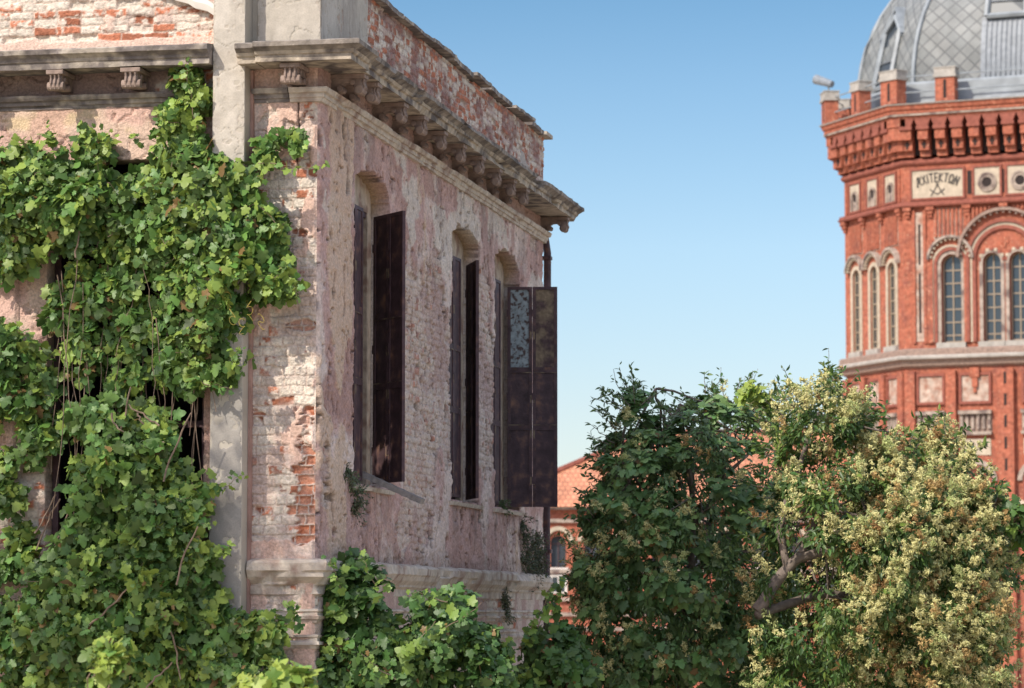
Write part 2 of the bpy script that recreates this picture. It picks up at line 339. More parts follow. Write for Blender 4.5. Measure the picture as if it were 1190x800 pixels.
# side wall ---------------------------------------------------------------
def side_wall():
    S, Z = mk_grid(0, SEND, 0.02, 0.55, 5.83, 0.0125)
    h, c, body = masonry(S, Z, 11, Lb=0.21, H=0.085, red=0.07, hdr=.6, w=0.022, mortar=(.40, .29, .25))
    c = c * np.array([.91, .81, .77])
    g = lambda s, z, a, b: np.exp(-((S - s) / a) ** 2 - ((Z - z) / b) ** 2)
    bias = 0.06 + 0.34 * sst(-S, -2.0, -1.0) + 0.13 * sst(Z, 4.2, 4.9) + 0.12 * sst(-Z, -1.2, -.7) \
        - 0.30 * g(5.2, 2.7, 1.3, 1.5) - 0.20 * g(4.4, 1.15, .9, .45) - 0.22 * g(9.2, 1.1, 1.2, .45) - 0.35 * g(8.8, 3.0, .5, 1.6) \
        - 0.12 * g(12.2, 3.6, .6, 1.6) - 0.25 * g(1.0, 1.3, .35, .35) - .25 * g(.25, 1.6, .2, .9) - .16 * g(3.9, 4.1, .5, .6) + .16 * g(3.7, 2.6, .3, 1.2) + .2 * g(6.2, 1.0, .5, .5)
    n1 = fbm(S * 0.95, Z * 0.7, 31, 5); edge = (fbm(S * 8, Z * 8, 32, 3) - .5) * 0.10
    pl = sst(n1 + bias + edge, 0.47, 0.50)
    streak = fbm(S * 1.5, Z * 1.15, 35, 5)
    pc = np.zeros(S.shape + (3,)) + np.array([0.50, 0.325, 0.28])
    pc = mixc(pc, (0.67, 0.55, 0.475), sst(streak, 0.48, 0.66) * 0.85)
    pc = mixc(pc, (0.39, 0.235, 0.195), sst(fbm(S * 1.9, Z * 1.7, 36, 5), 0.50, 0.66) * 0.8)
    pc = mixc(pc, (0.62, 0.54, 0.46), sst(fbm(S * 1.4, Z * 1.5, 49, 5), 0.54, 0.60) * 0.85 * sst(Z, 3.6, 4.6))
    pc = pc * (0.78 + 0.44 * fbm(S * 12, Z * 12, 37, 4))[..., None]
    oc = sst(fbm(S * 1.3 + 4, Z * 0.55, 38, 4) + 0.22 * g(1.05, 3.2, .5, 2.0) - 0.30 * sst(S, 1.5, 2.2) + edge + .25 * g(.75, 1.1, .4, .5), 0.50, 0.53)
    pc = mixc(pc, np.array([0.59, 0.43, 0.31]), oc * 0.8)
    hp = 0.034 + (fbm(S * 6, Z * 9, 39, 5) - .5) * 0.05 + 0.016 * oc
    smear = 0.45 + 0.5 * sst(fbm(S * 2.2, Z * 2.2, 40, 3), .4, .65)   # thin lime skim softens the brick relief
    h = h * (1 - 0.3 * smear) + 0.010 * smear * 0.3
    c = mixc(c, np.array([0.60, 0.50, 0.44]), 0.55 * smear)
    c = mixc(c, np.array([0.44, 0.30, 0.26]), sst(fbm(S * 1.3, Z * 1.3, 53, 5), .46, .60) * .8)
    c = c * (0.80 + .42 * fbm(S * 10, Z * 16, 54, 4))[..., None]
    H = h * (1 - pl) + hp * pl; Cc = mixc(c, pc * 0 + 0, pl * 0) * (1 - pl)[..., None] + pc * pl[..., None]
    # vertical hairline cracks, ragged slits and holes
    r = np.abs(fbm(S * 2.2 + 0.25 * fbm(S * 6, Z * 6, 41, 3), Z * 0.75, 42, 4) - 0.5)
    cr = sst(-r, -0.014, -0.004) * sst(fbm(S * 1.1, Z * 1.1, 43, 3), 0.50, 0.62)
    slit = np.maximum(sst(fbm(S * 7, Z * 3.2, 44, 3), 0.71, 0.75), sst(fbm(S * 10, Z * 14, 48, 3), 0.735, 0.77))
    lip = np.clip(4 * pl * (1 - pl), 0, 1); Cc = Cc * (1 - .40 * lip)[..., None]  # dirt and crevice shade painted into the colour along broken plaster edges
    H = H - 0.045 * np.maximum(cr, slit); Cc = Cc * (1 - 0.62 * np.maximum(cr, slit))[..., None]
    for w in WIN:                                           # run-off from the sills and from the moulding above
        m_, hw_ = (w['s0'] + w['s1']) / 2, (w['s1'] - w['s0']) / 2 + .1
        run = sst(-np.abs(S - m_), -hw_, -hw_ + .15) * sst(-Z, -1.40, -1.36) * sst(Z, .55, 1.3) * sst(fbm(S * 5, Z * .8, 57, 4), .46, .62)
        Cc = mixc(Cc, (0.26, 0.19, 0.165), run * .6)
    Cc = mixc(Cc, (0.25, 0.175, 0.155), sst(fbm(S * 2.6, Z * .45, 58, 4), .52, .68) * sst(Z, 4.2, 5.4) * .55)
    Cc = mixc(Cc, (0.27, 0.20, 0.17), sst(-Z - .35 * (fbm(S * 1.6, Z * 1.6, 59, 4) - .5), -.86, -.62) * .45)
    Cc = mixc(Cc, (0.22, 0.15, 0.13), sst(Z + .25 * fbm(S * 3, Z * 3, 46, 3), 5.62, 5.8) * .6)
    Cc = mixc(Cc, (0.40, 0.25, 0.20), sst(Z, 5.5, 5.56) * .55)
    H = H * sst(S, 0, 0.04) * sst(-S, -SEND, -SEND + .03)
    # openings
    sc, zc = (S[:-1, :-1] + 0.01), (Z[:-1, :-1] + 0.006)
    hole = np.zeros(sc.shape, bool)
    wob = (fbm(sc * 9, zc * 9, 47, 3) - .5) * 0.10
    for w in WIN:
        m, hw = (w['s0'] + w['s1']) / 2, (w['s1'] - w['s0']) / 2
        top = ZSP + (ZAP - ZSP) * np.sqrt(np.clip(1 - ((sc - m) / hw) ** 2, 0, 1)) + wob * 1.1
        hole |= (np.abs(sc - m) < hw + wob * 0.25) & (zc > ZS) & (zc < top)
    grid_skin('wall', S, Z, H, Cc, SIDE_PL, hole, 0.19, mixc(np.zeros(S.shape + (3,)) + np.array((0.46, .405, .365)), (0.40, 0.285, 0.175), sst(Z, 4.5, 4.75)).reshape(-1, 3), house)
side_wall()

# lower part of the side wall, below the string course
def low_side():
    S, Z = mk_grid(0, SEND, 0.035, -2.0, 0.34, 0.016)
    h, c, body = masonry(S, Z, 61, H=0.095, red=0.1)
    pl = sst(fbm(S * .9, Z * .9, 62, 4) + (fbm(S * 8, Z * 8, 63, 3) - .5) * .12, .40, .43)
    pc = np.zeros(S.shape + (3,)) + np.array([0.42, 0.29, 0.25]); pc = mixc(pc, (0.53, .43, .36), sst(fbm(S * 3, Z * 1.2, 64, 4), .45, .65))
    pc *= (0.78 + .44 * fbm(S * 11, Z * 11, 65, 4))[..., None]
    grid_skin('wall', S, Z, (h * (1 - pl) + (0.03 + (fbm(S * 7, Z * 7, 66, 3) - .5) * .02) * pl) * sst(S, 0, .04), c * (1 - pl)[..., None] + pc * pl[..., None], SIDE_PL, parent=house)
low_side()

# corner pier, front face ---------------------------------------------------
def pier():
    for (z0, z1, sd) in ((0.55, 5.83, 71), (-2.0, 0.34, 72)):
        S, Z = mk_grid(-0.72, 0.0, 0.009, z0, z1, 0.009)
        h, c, body = masonry(S, Z, sd, Lb=0.25, H=0.105, red=0.06, hdr=.5, w=.016, mortar=(0.54, 0.42, 0.35))
        g = lambda s, z, a, b: np.exp(-((S - s) / a) ** 2 - ((Z - z) / b) ** 2)
        # bricks laid bare where the skim has fallen off
        row = np.floor(Z / 0.105)
        bare = sst(0.75 * g(-.08, 1.45, .16, .75) + .55 * g(-.2, 4.05, .12, .05) + .5 * g(-.15, 3.05, .25, .06) + 0.28 * g(-.1, .9, .2, .5) + .22 * g(-.6, 2, .1, 1)
                   + (fbm(S * 5, Z * 9, sd + 3, 3) - .5) * 0.75 + (_h(row, row * 0, sd + 5) - .5) * .35, 0.42, 0.50)
        bare = bare * (z0 > 0)
        c = mixc(c, np.array([0.46, 0.155, 0.075]), bare * body * (0.65 + 0.35 * fbm(S * 12, Z * 12, sd + 4, 3)))
        h = h * .8 - bare * body * (0.030 + .02 * fbm(S * 12, Z * 12, sd + 20, 3))
        c = c * (0.82 + .32 * fbm(S * 8, Z * 13, sd + 21, 4))[..., None]; c = mixc(c, (.42, .33, .28), sst(fbm(S * 4, Z * 6, sd + 22, 4), .5, .66) * .55)
        pl = sst(fbm(S * 2.2, Z * 1.2, sd + 6, 4) + 0.30 * sst(Z, 4.55, 4.85) + .30 * sst(-Z, -.85, -.65) + (fbm(S * 12, Z * 12, sd + 7, 3) - .5) * .12 - .2 * (bare > .3), 0.69, 0.72)
        pc = np.zeros(S.shape + (3,)) + np.array([0.585, 0.40, 0.315]); pc = mixc(pc, (0.68, 0.56, 0.47), sst(fbm(S * 4, Z * 3, sd + 8, 4), .5, .65) * .7)
        pc *= (0.82 + .34 * fbm(S * 14, Z * 14, sd + 9, 4))[..., None]
        hp = 0.028 + (fbm(S * 9, Z * 9, sd + 10, 4) - .5) * 0.03
        crk = sst(-np.abs(S + .21 + .05 * (fbm(S * 0, Z * 3, sd + 11, 3) - .5)), -.012, -.005) * sst(Z, 4.6, 4.8)
        H = (h * (1 - pl) + hp * pl - .04 * crk) * sst(-S, 0, 0.03); C = c * (1 - pl)[..., None] + pc * pl[..., None]
        grid_skin('wall', S, Z, H, C * (1 - .6 * crk)[..., None], FRONT_PL, parent=house)
pier()

# front wall left of the pilaster ---------------------------------------------
FW = dict(x0=-2.98, x1=-1.22, z0=0.62, z1=4.75)
def front_wall():
    S, Z = mk_grid(-7.0, -1.02, 0.02, -2.0, 5.86, 0.0165)
    h, c, body = masonry(S, Z, 81, Lb=0.26, H=0.095, red=0.16)
    n = fbm(S * .9, Z * .8, 82, 4) + (fbm(S * 8, Z * 8, 83, 3) - .5) * .1
    brickzone = np.exp(-((S + 3.05) / .45) ** 2 - ((Z - 1.1) / .55) ** 2)
    pl = sst(n + .25 - .5 * brickzone, .47, .50)
    pc = np.zeros(S.shape + (3,)) + np.array([0.60, 0.435, 0.335])
    pc = mixc(pc, (0.58, 0.44, 0.25), sst(fbm(S * 1.2, Z * 2.5, 84, 4), .5, .62) * .7 * sst(Z, 4.9, 5.2))
    pc = mixc(pc, (0.56, 0.345, 0.285), sst(fbm(S * 2, Z * 2, 85, 4), .48, .6) * .7)
    pc *= (0.82 + .36 * fbm(S * 11, Z * 11, 86, 4))[..., None]
    fr = sst(Z, 5.56, 5.6)                                   # frieze between the brackets, cornice shadow painted into its colour
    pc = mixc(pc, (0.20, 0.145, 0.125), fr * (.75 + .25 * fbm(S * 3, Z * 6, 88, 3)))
    hp = 0.03 + (fbm(S * 7, Z * 7, 87, 4) - .5) * .03 - .03 * sst(-np.abs(fbm(S * 2, Z * 2, 89, 4) - .5), -.012, -.004)
    # rusticated bands at the foot, a raised pilaster strip at the far left
    hp = hp + 0.05 * sst(-S, 3.30, 3.31) * sst(-Z, -4.6, -4.59) * sst(Z, 1.42, 1.44)
    for zz in (-.35, -.72, .12): hp = hp - .05 * sst(-np.abs(Z - zz), -.035, -.02) * sst(-S, 3.0, 3.02)
    hole = (S[:-1, :-1] + .01 > FW['x0']) & (S[:-1, :-1] + .01 < FW['x1']) & (Z[:-1, :-1] > FW['z0']) & (Z[:-1, :-1] + .008 < FW['z1'] + .12 * np.sqrt(np.clip(1 - ((S[:-1, :-1] + 2.1) / .9) ** 2, 0, 1)))
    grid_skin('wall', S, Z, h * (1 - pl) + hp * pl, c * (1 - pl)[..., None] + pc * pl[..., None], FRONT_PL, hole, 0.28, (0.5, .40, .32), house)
front_wall()

# parapets ---------------------------------------------------------------------
def parapets():
    S, Z = mk_grid(2.0, 13.0, 0.02, 6.0, 7.0, 0.0125)
    h, c, body = masonry(S, Z, 91, Lb=0.21, H=0.08, red=0.42, hdr=.6, w=.022, mortar=(0.36, 0.26, 0.23))
    c = mixc(c, (0.27, 0.155, 0.135), sst(fbm(S * 2.4, Z * 4, 92, 4), .42, .68) * .8)
    cem = sst(np.exp(-((S - 11.4) / .55) ** 2 - ((Z - 6.3) / .35) ** 2) + (fbm(S * 3, Z * 5, 93, 3) - .5) * .8, .62, .66)
    c = mixc(c, (0.42, 0.37, 0.32), cem); h = h * (1 - cem) + .03 * cem
    grid_skin('parapet', S, Z, h, c, SIDE_PL, parent=house)
    S, Z = mk_grid(-7.0, -1.02, 0.014, 6.03, 7.6, 0.0125)
    h, c, body = masonry(S, Z, 95, Lb=0.27, H=0.092, red=0.26, hdr=.45, w=.018, mortar=(0.55, .41, .33))
    pl = sst(fbm(S * 1.4, Z * 2.2, 96, 4) + .3 * sst(-Z, -6.22, -6.14) + (fbm(S * 9, Z * 9, 97, 3) - .5) * .1, .60, .63)
    pc = np.zeros(S.shape + (3,)) + np.array([0.62, .45, .36]); pc *= (0.82 + .36 * fbm(S * 11, Z * 11, 98, 4))[..., None]
    # raking pediment: above the slope the surface is set back plaster
    sl_ = sst(Z - (6.63 - (S + 1.62) * 0.42), 0, .015)
    grid_skin('parapet', S, Z, (h * (1 - pl) + .03 * pl) * (1 - sl_) - .12 * sl_, mixc(c * (1 - pl)[..., None] + pc * pl[..., None], (.55, .39, .32), sl_), FRONT_PL, parent=house)
    m = MB()
    m.box(-7.2, 0, 0.28, 0.34, 6.03, 7.55); m.box(-.34, -.30, .4, 13.0, 6.0, 6.97)      # inner faces of the parapets
    m.box(-.30, -.0, 12.96, 13.02, 6.0, 7.0)
    m.build('parapet_backing', M_TERRA, house)
    # raking stone coping of the pediment
    m = MB(); n = 18; rows = []
    for i in range(n + 1):
        x = -2.35 + i / n * 1.3; z = 6.63 - (x + 1.62) * .42 + .012 * math.sin(i * 2.1)
        rows.append([(x, -.0, z - .02), (x, -.10, z - .02), (x, -.12, z + .05), (x, -.10, z + .10), (x, 0.1, z + .12)])
    m.strip(rows); m.add(rows[0], [(0, 1, 2, 3, 4)]); m.add(rows[-1], [(4, 3, 2, 1, 0)])
    m.build('raking_coping', M_WHITE, house)
    # coping slabs of the long parapet, broken and shifted
    r = np.random.default_rng(5); s = 2.0
    while s < 12.5:
        L = r.uniform(0.8, 1.7); L = min(L, 12.6 - s)
        if L < .3: break
        m = MB(); t = r.uniform(.035, .06); o1 = r.uniform(.07, .14); dz = r.uniform(-.012, .02); sk = r.uniform(-.02, .02); n = 10; rows = []
        for i in range(n + 1):
            y = s + .012 + (L - .03) * i / n; j = r.uniform(-.012, .012); b = 7.012 + dz + sk * i / n + (r.uniform(-.004, .004))
            rows.append([(-.36, y, b), (o1 + j, y, b), (o1 + j + .004, y, b + t), (-.36, y, b + t)])
        m.strip(rows, True); m.add(rows[0], [(0, 1, 2, 3)]); m.add(rows[-1], [(3, 2, 1, 0)])
        m.build('coping_slab', M_STONE3, house); s += L + (r.uniform(0, .12) if r.random() < .5 else 0)
    m = MB(); m.box(-.2, .13, 12.62, 13.1, 7.0, 7.055); m.build('coping_slab', M_STONE, house)
    # rendered corner block
    m = MB(); m.box(-.655, .045, -.05, .6, 6.03, 7.9); m.build('corner_block', M_CEM, house, bevel=.015)
    cement_skin('corner_block_face', -.65, .04, 6.06, 7.6, lambda x, o, z: (x, -.054 - o, z), 411, house); cement_skin('corner_block_face', -.045, 2.015, 6.06, 7.6, lambda s, o, z: (.050 + o, s, z), 421, house)
    m = MB(); m.box(-.3, .038, .603, 2.02, 6.03, 7.9); m.build('corner_block', M_CEM, house, bevel=.015)
    m = MB(); m.box(-.95, -.655, -.02, .3, 6.03, 7.9); m.build('corner_block', M_CEM, house)
parapets()

# pilaster (rendered shaft left of the brick pier) -------------------------------
m = MB()
m.box(-1.07, -.715, -.30, 0.05, -6.1, 8.0); m.build('pilaster', M_CEM, house, bevel=.012)
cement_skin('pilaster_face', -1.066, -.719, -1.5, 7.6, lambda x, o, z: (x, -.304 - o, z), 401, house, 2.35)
m = MB(); m.box(-.713, -.685, -.10, 0.03, -6.1, 5.78); m.build('pilaster_edging', M_TERRA, house)

# cornices and mouldings swept along the walls -----------------------------------
def sweep(name, prof, stations, mt, seed, wear=0.008, chip=0.0):
    """stations: list of ('f',x) / ('c',) / ('s',y); prof: list of (o,z) in order; open at the wall"""
    rows = []; d = 0.0
    for st in stations:
        d += .05; row = []
        for k, (o, z) in enumerate(prof):
            nz = float(vn(d * 6, k * 3.7, seed)) - .5; n2 = float(vn(d * 1.3, k * 0.9, seed + 9)) - .5
            ch = max(0.0, float(fbm(np.array(d * 1.7), np.array(k * .35), seed + 4, 3)) - .62) * chip
            oo = o + (nz * wear + n2 * wear * 1.6 - ch) * (o > .02); zz = z + nz * wear * .5 + (0 if st[0] != 's' else -.0)
            row.append((st[1], -oo, zz) if st[0] == 'f' else (oo, -oo, zz) if st[0] == 'c' else (oo, st[1], zz))
        rows.append(row)
    m = MB(); m.strip(rows); n = len(prof)
    m.add(rows[0], [tuple(range(n))]); m.add(rows[-1], [tuple(range(n - 1, -1, -1))])
    if name == 'cornice':
        for i in range(len(m.f)):
            if i < (len(rows) - 1) * (n - 1) and i % (n - 1) >= 4: m.m[i] = 1
        return m.build(name, [mt, M_STONEM if mt is not M_STONE3 else M_STONE3], house)
    return m.build(name, mt, house)
lin = lambda k, a, b, n: [(k, a + (b - a) * i / n) for i in range(n + 1)]
CORN = [(0.0, 5.80), (.45, 5.795), (.452, 5.86), (.475, 5.868), (.485, 5.90), (.52, 5.925), (.555, 5.94), (.56, 5.985), (.53, 6.0), (.3, 6.03), (0.0, 6.045)]
CORNF = [(o * .92, z + .02) for o, z in CORN]
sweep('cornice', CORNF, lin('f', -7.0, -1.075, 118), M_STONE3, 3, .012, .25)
sweep('cornice', CORN, lin('f', -.76, -.56, 5), M_STONE, 5, .008, .1)
CORNR = [(o * 1.06 + (.02 if o else 0), z + .004) for o, z in CORN]
sweep('cornice', CORNR, lin('f', -.55, -.02, 11) + [('c',)] + lin('s', .02, .26, 6), M_STONE, 7, .008, .12)
sweep('cornice', CORN, lin('s', .27, 4.9, 93), M_STONE, 9, .014, .55)
sweep('cornice', [(o, z - .004) for o, z in CORN], lin('s', 4.91, 9.6, 94), M_STONE, 13, .014, .55)
sweep('cornice', [(o + .0, z + .004) for o, z in CORN], lin('s', 9.61, 13.3, 74), M_STONE, 15, .016, .7)
ARCH = [(0.0, 5.435), (.045, 5.44), (.05, 5.475), (.07, 5.48), (.075, 5.525), (.105, 5.53), (.12, 5.56), (.12, 5.583), (0.0, 5.60)]
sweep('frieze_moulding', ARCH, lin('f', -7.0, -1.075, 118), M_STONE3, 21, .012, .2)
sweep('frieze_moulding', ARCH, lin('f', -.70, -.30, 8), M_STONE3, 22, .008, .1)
sweep('frieze_moulding', [(o + (.02 if o else 0), z - .003) for o, z in ARCH], lin('f', -.285, -.02, 6) + [('c',)] + lin('s', .02, 12.95, 258), M_STONE2, 23, .010, .15)
BAND = [(0.0, .20), (.035, .22), (.04, .30), (.075, .325), (.08, .35), (.13, .40), (.15, .45), (.165, .47), (.165, .545), (.15, .57), (0.0, .60)]
sweep('string_course', BAND, lin('f', -.70, -.02, 14) + [('c',)] + lin('s', .02, 12.9, 257), M_STONE2, 25, .018, .5)
BAND2 = [(0.0, -.09), (.03, -.08), (.035, -.045), (.06, -.04), (.06, -.01), (.035, 0.0), (.035, .03), (.055, .04), (.05, .06), (0.0, .075)]
sweep('base_moulding', BAND2, lin('f', -.70, -.02, 14) + [('c',)] + lin('s', .02, 12.9, 257), M_STONE2, 27, .010, .2)
sweep('base_moulding', [(o, z - .27) for o, z in BAND2], lin('f', -.70, -.02, 14) + [('c',)] + lin('s', .02, 12.9, 257), M_STONE2, 28, .010, .2)

# scrolled brackets under the cornice
BPROF = [(0, 5.785), (.425, 5.785), (.43, 5.745), (.395, 5.73), (.40, 5.70), (.415, 5.65), (.40, 5.60), (.365, 5.578), (.325, 5.585), (.305, 5.62), (.315, 5.675),
         (.27, 5.705), (.20, 5.70), (.145, 5.67), (.13, 5.635), (.155, 5.612), (.125, 5.602), (0, 5.604)]
def bracket_mesh():
    m = MB(); T = lambda a, p, q: (p, a, q)
    m.prism([(o, z) for o, z in BPROF], -.07, .07, T)
    m.box(0.0, .44, -.105, .105, 5.745, 5.792, lambda x, y, z: (x + .002, y, z))
    for (o, z, rr, hw) in ((.375, 5.622, .048, .10), (.155, 5.637, .036, .098), (.30, 5.70, .03, .092)):
        m.tube([(o, -hw, z), (o, hw, z)], rr, k=12)
    for y in (-.05, .0, .05): m.tube([(.425, y, 5.742), (.412, y, 5.70), (.43, y, 5.65), (.405, y, 5.585)], .016, .014, 5)
    me = bpy.data.meshes.new('bracket'); me.from_pydata(m.v, [], m.f); me.materials.append(M_BRACK); me.update(); return me
BME = bracket_mesh()
def put_bracket(loc, rz):
    o = bpy.data.objects.new('bracket', BME); COL.objects.link(o); o.parent = house; o.location = loc; o.rotation_euler = (0, 0, rz); o.scale = (rng.uniform(.93, 1.0), rng.uniform(.88, 1.08), 1)
    b = o.modifiers.new('bevel', 'BEVEL'); b.width = .006; b.segments = 2
    return o
BS = [on_side(x, y, .40)[0] for x, y in ((438, 102), (471, 126), (493, 142), (517, 158), (539, 172), (559, 186), (579, 202), (597, 213), (612, 226), (650, 252))]
BS[-1] = 12.75
for i, s in enumerate(BS): put_bracket((0.0, s, 0.0 + (.001 * (i % 3))), R(rng.uniform(-2, 2)))
for s in (.45, 1.0): put_bracket((0.0, s, .001), 0)
for x in (-4.6, -3.72, on_front(68, 90, .3)[0], on_front(155, 90, .3)[0], on_front(340, 85, .3)[0]):
    put_bracket((x, 0.0, .012 if x < -1 else .001), R(-90))

# windows on the side wall ---------------------------------------------------------
def shutter(parent, loc, ang, w, h, mats=None, kinds=(1, 1, 1, 1, 1, 1), tilt=0.0):
    m = MB(); lw = w / 2 - .004; t = .019
    for leaf in (0, 1):
        x0 = leaf * (w / 2 + .002)
        for a, b in ((x0, x0 + .045), (x0 + lw - .045, x0 + lw)): m.mi = 0; m.box(a, b, -t, t, 0, h)
        ys = [0.0, .36 * h, .62 * h, h]
        for k, y in enumerate(ys):
            hh = .04; a = max(0, y - hh); b = min(h, y + hh); m.mi = 0; m.box(x0 + .0452, x0 + lw - .0452, -t + .001, t - .001, a, b)
        for k in range(3):
            m.mi = kinds[leaf * 3 + k]
            m.box(x0 + .045, x0 + lw - .045, -.006, .006, ys[k] + .039, ys[k + 1] - .039)
        m.mi = 3
        for k in (1, 2):                                    # worn edges along the rails
            for sy in (-1, 1): m.box(x0 + .012, x0 + lw - .01, sy * t - .0016, sy * t + .0016, ys[k] + (.028 if k == 1 else -.04), ys[k] + (.04 if k == 1 else -.026))
        for z in (.10, .31, .47, .76):
            for sy in (-1, 1): m.box(x0 + (.008 if leaf else lw - .03), x0 + (.03 if leaf else lw - .008), sy * t - .0018, sy * t + .0018, z * h, z * h + .11)
        m.mi = 0
        for z in (.12 * h, .5 * h, .88 * h):            # hinge straps
            m.box(x0 - .012, x0 + .03, -t - .008, -t - .0005, z - .05, z + .05)
    o = m.build('shutter', [M_IRON, M_IRONP, M_TURQ, M_PATINA], parent); o.location = loc; o.rotation_euler = (tilt, 0, ang)
    return o
for i, w in enumerate(WIN):
    s0, s1 = w['s0'], w['s1']
    wo = empty('window', (0, 0, 0)); wo.parent = house
    # recessed infill under the arch and at the far jamb
    m = MB(); m.box(-.50, -.191, s0 - .3, s1 + .3, 4.63, 5.15); m.box(-.50, -.191, s1 - .20, s1 + .3, 1.1, 4.628); m.box(-.50, -.191, s0 - .3, s0 + .012, 1.1, 4.628)
    m.box(-.50, -.191, s0 + .013, s1 - .203, 1.1, 1.44)
    m.build('infill', M_REVEAL, wo)
    m = MB(); m.box(-.30, -.20, s0 + .014, s1 - .204, 4.57, 4.626); m.box(-.30, -.25, s0 + .014, s0 + .06, 1.45, 4.567); m.box(-.30, -.25, s1 - .25, s1 - .204, 1.45, 4.567)
    m.build('frame', M_IRON, wo)
    m = MB(); n = 16; rows = []
    for k in range(n + 1):
        y = s0 - .14 + (s1 - s0 + .24) * k / n; j = .02 * (vn(np.array(k * 1.3), np.array(i * 5.0), 7) - .5)
        rows.append([(-.24, y, 1.38), (.07 + j, y, 1.38 + j * .4), (.085 + j, y, 1.425), (-.24, y, 1.452)])
    m.strip(rows, True); m.add(rows[0], [(0, 1, 2, 3)]); m.add(rows[-1], [(3, 2, 1, 0)])
    m.build('sill', M_STONE2, wo)
    H = 3.08
    shutter(wo, (-.06, s0 + .03, 1.50), R(90 - (0, 2, 0)[i]), (.68, .74, .74)[i], H)
    far_s = (3.0, 8.12, 10.83)[i]; phi = (42, 23, 100)[i]
    shutter(wo, (-.10, far_s, 1.50), R(phi - 90), .70, H, kinds=((1, 1, 1, 1, 1, 1), (1, 1, 1, 1, 1, 1), (1, 1, 2, 1, 1, 3))[i], tilt=(0, 0, 0)[i])
# blocked and glazed front window behind the vine
wo = empty('window', (0, 0, 0)); wo.parent = house
m = MB()
for x in (FW['x0'] + .01, FW['x1'] - .08, -2.14): m.box(x, x + .07, .18, .25, FW['z0'] + .01, 4.7)
for z in (FW['z0'] + .01, 2.0, 3.3): m.box(FW['x0'] + .01, FW['x1'] - .01, .19, .24, z, z + .07)
m.build('frame', M_IRON, wo)
m = MB(); m.box(FW['x0'] - .1, FW['x1'] + .08, -.12, .2, FW['z0'] - .09, FW['z0'] - .004); m.build('sill', M_STONE2, wo)

# dark inside of the house, roof and hidden walls
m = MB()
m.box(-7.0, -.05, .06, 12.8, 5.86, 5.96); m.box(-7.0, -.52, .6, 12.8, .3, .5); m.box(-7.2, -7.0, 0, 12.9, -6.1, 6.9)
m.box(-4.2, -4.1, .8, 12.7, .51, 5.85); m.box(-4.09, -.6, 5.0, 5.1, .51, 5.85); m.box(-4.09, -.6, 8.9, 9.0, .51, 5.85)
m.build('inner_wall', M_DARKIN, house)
m = MB(); m.box(-7.0, -.02, 12.80, 12.86, -6.1, 6.02); m.box(-7.0, -.01, .0, 0.05, -6.1, -2.0); m.box(-.05, .0, .05, 12.8, -6.1, -2.0)
m.build('plain_wall', M_TERRA, house)
m = MB(); m.box(-7.0, -.35, .35, 12.9, 5.97, 6.02); m.build('roof', M_CAP, house)
# rain pipe at the far corner
m = MB(); m.tube([(.05, 12.93, -6), (.05, 12.93, .2)], .05, k=10); m.tube([(.05, 12.96, .2), (.07, 12.98, 5.3), (.0, 12.98, 5.75)], .055, k=10)
for z in (.9, 2.4, 3.9, 5.2): m.box(-.02, .13, 12.9, 13.05, z, z + .05)
m.build('rain_pipe', M_IRON, house)
for o in house.children: o.location.z += ZC

# loose plank poking out over the first sill
s_, z_ = on_side(491, 583, .62); a_ = loc2w(.62, s_, z_)
s2, z2 = on_side(421, 551, -.10); b_ = loc2w(-.10, s2, z2)
def plank():
    a, b = np.array(a_), np.array(b_); d = (a - b); L = np.linalg.norm(d); d /= L
    m = MB(); w = np.cross(d, (0, 0, 1)); w /= np.linalg.norm(w); up = np.cross(w, d); n = 14; rows = []
    for i in range(n + 1):
        p = b + d * L * i / n; j = .004 * math.sin(i * 2.7); ww = .06 + j; tt = .03
        rows.append([p - w * ww - up * tt, p + w * ww - up * (tt + j), p + w * ww + up * tt, p - w * ww + up * (tt - j)])
    m.strip(rows, True); m.add(rows[0], [(3, 2, 1, 0)]); m.add(rows[-1], [(0, 1, 2, 3)])
    for k in (-.03, .0, .03):
        m.strip([[p + np.array((0, 0, .0)) for p in (b + w * (k - .004) + up * .0305, b + w * (k + .004) + up * .0325, b + w * (k + .004) + up * .0305)],
                 [p for p in (a + w * (k - .004) + up * .0305, a + w * (k + .004) + up * .0325, a + w * (k + .004) + up * .0305)]])
    return m.build('plank', M_WOOD)
tag(plank(), 'loose grey weathered plank sticking out over the sill of the nearest shuttered window', 'plank')
# ------------------------------------------------------------------ foliage
def in_poly(px, py, poly):
    poly = np.asarray(poly, float); ins = np.zeros(len(px), bool); n = len(poly); d = np.full(len(px), 1e9)
    for i in range(n):
        x1, y1 = poly[i]; x2, y2 = poly[(i + 1) % n]
        c = (y1 > py) != (y2 > py); ins ^= c & (px < (x2 - x1) * (py - y1) / (y2 - y1 + 1e-12) + x1)
        L2 = (x2 - x1) ** 2 + (y2 - y1) ** 2 + 1e-9; t = np.clip(((px - x1) * (x2 - x1) + (py - y1) * (y2 - y1)) / L2, 0, 1)
        d = np.minimum(d, np.hypot(px - x1 - t * (x2 - x1), py - y1 - t * (y2 - y1)))
    return ins, d
def sample_poly(poly, n, r, margin=0.0):
    poly = np.asarray(poly, float); lo, hi = poly.min(0), poly.max(0); X, Y, D = [], [], []; k = 0
    while k < n:
        x = r.uniform(lo[0], hi[0], n * 2); y = r.uniform(lo[1], hi[1], n * 2); i, d = in_poly(x, y, poly); i &= d > margin
        X.append(x[i]); Y.append(y[i]); D.append(d[i]); k += i.sum()
    return np.concatenate(X)[:n], np.concatenate(Y)[:n], np.concatenate(D)[:n]
def unit(v): return v / (np.linalg.norm(v, axis=-1, keepdims=True) + 1e-9)
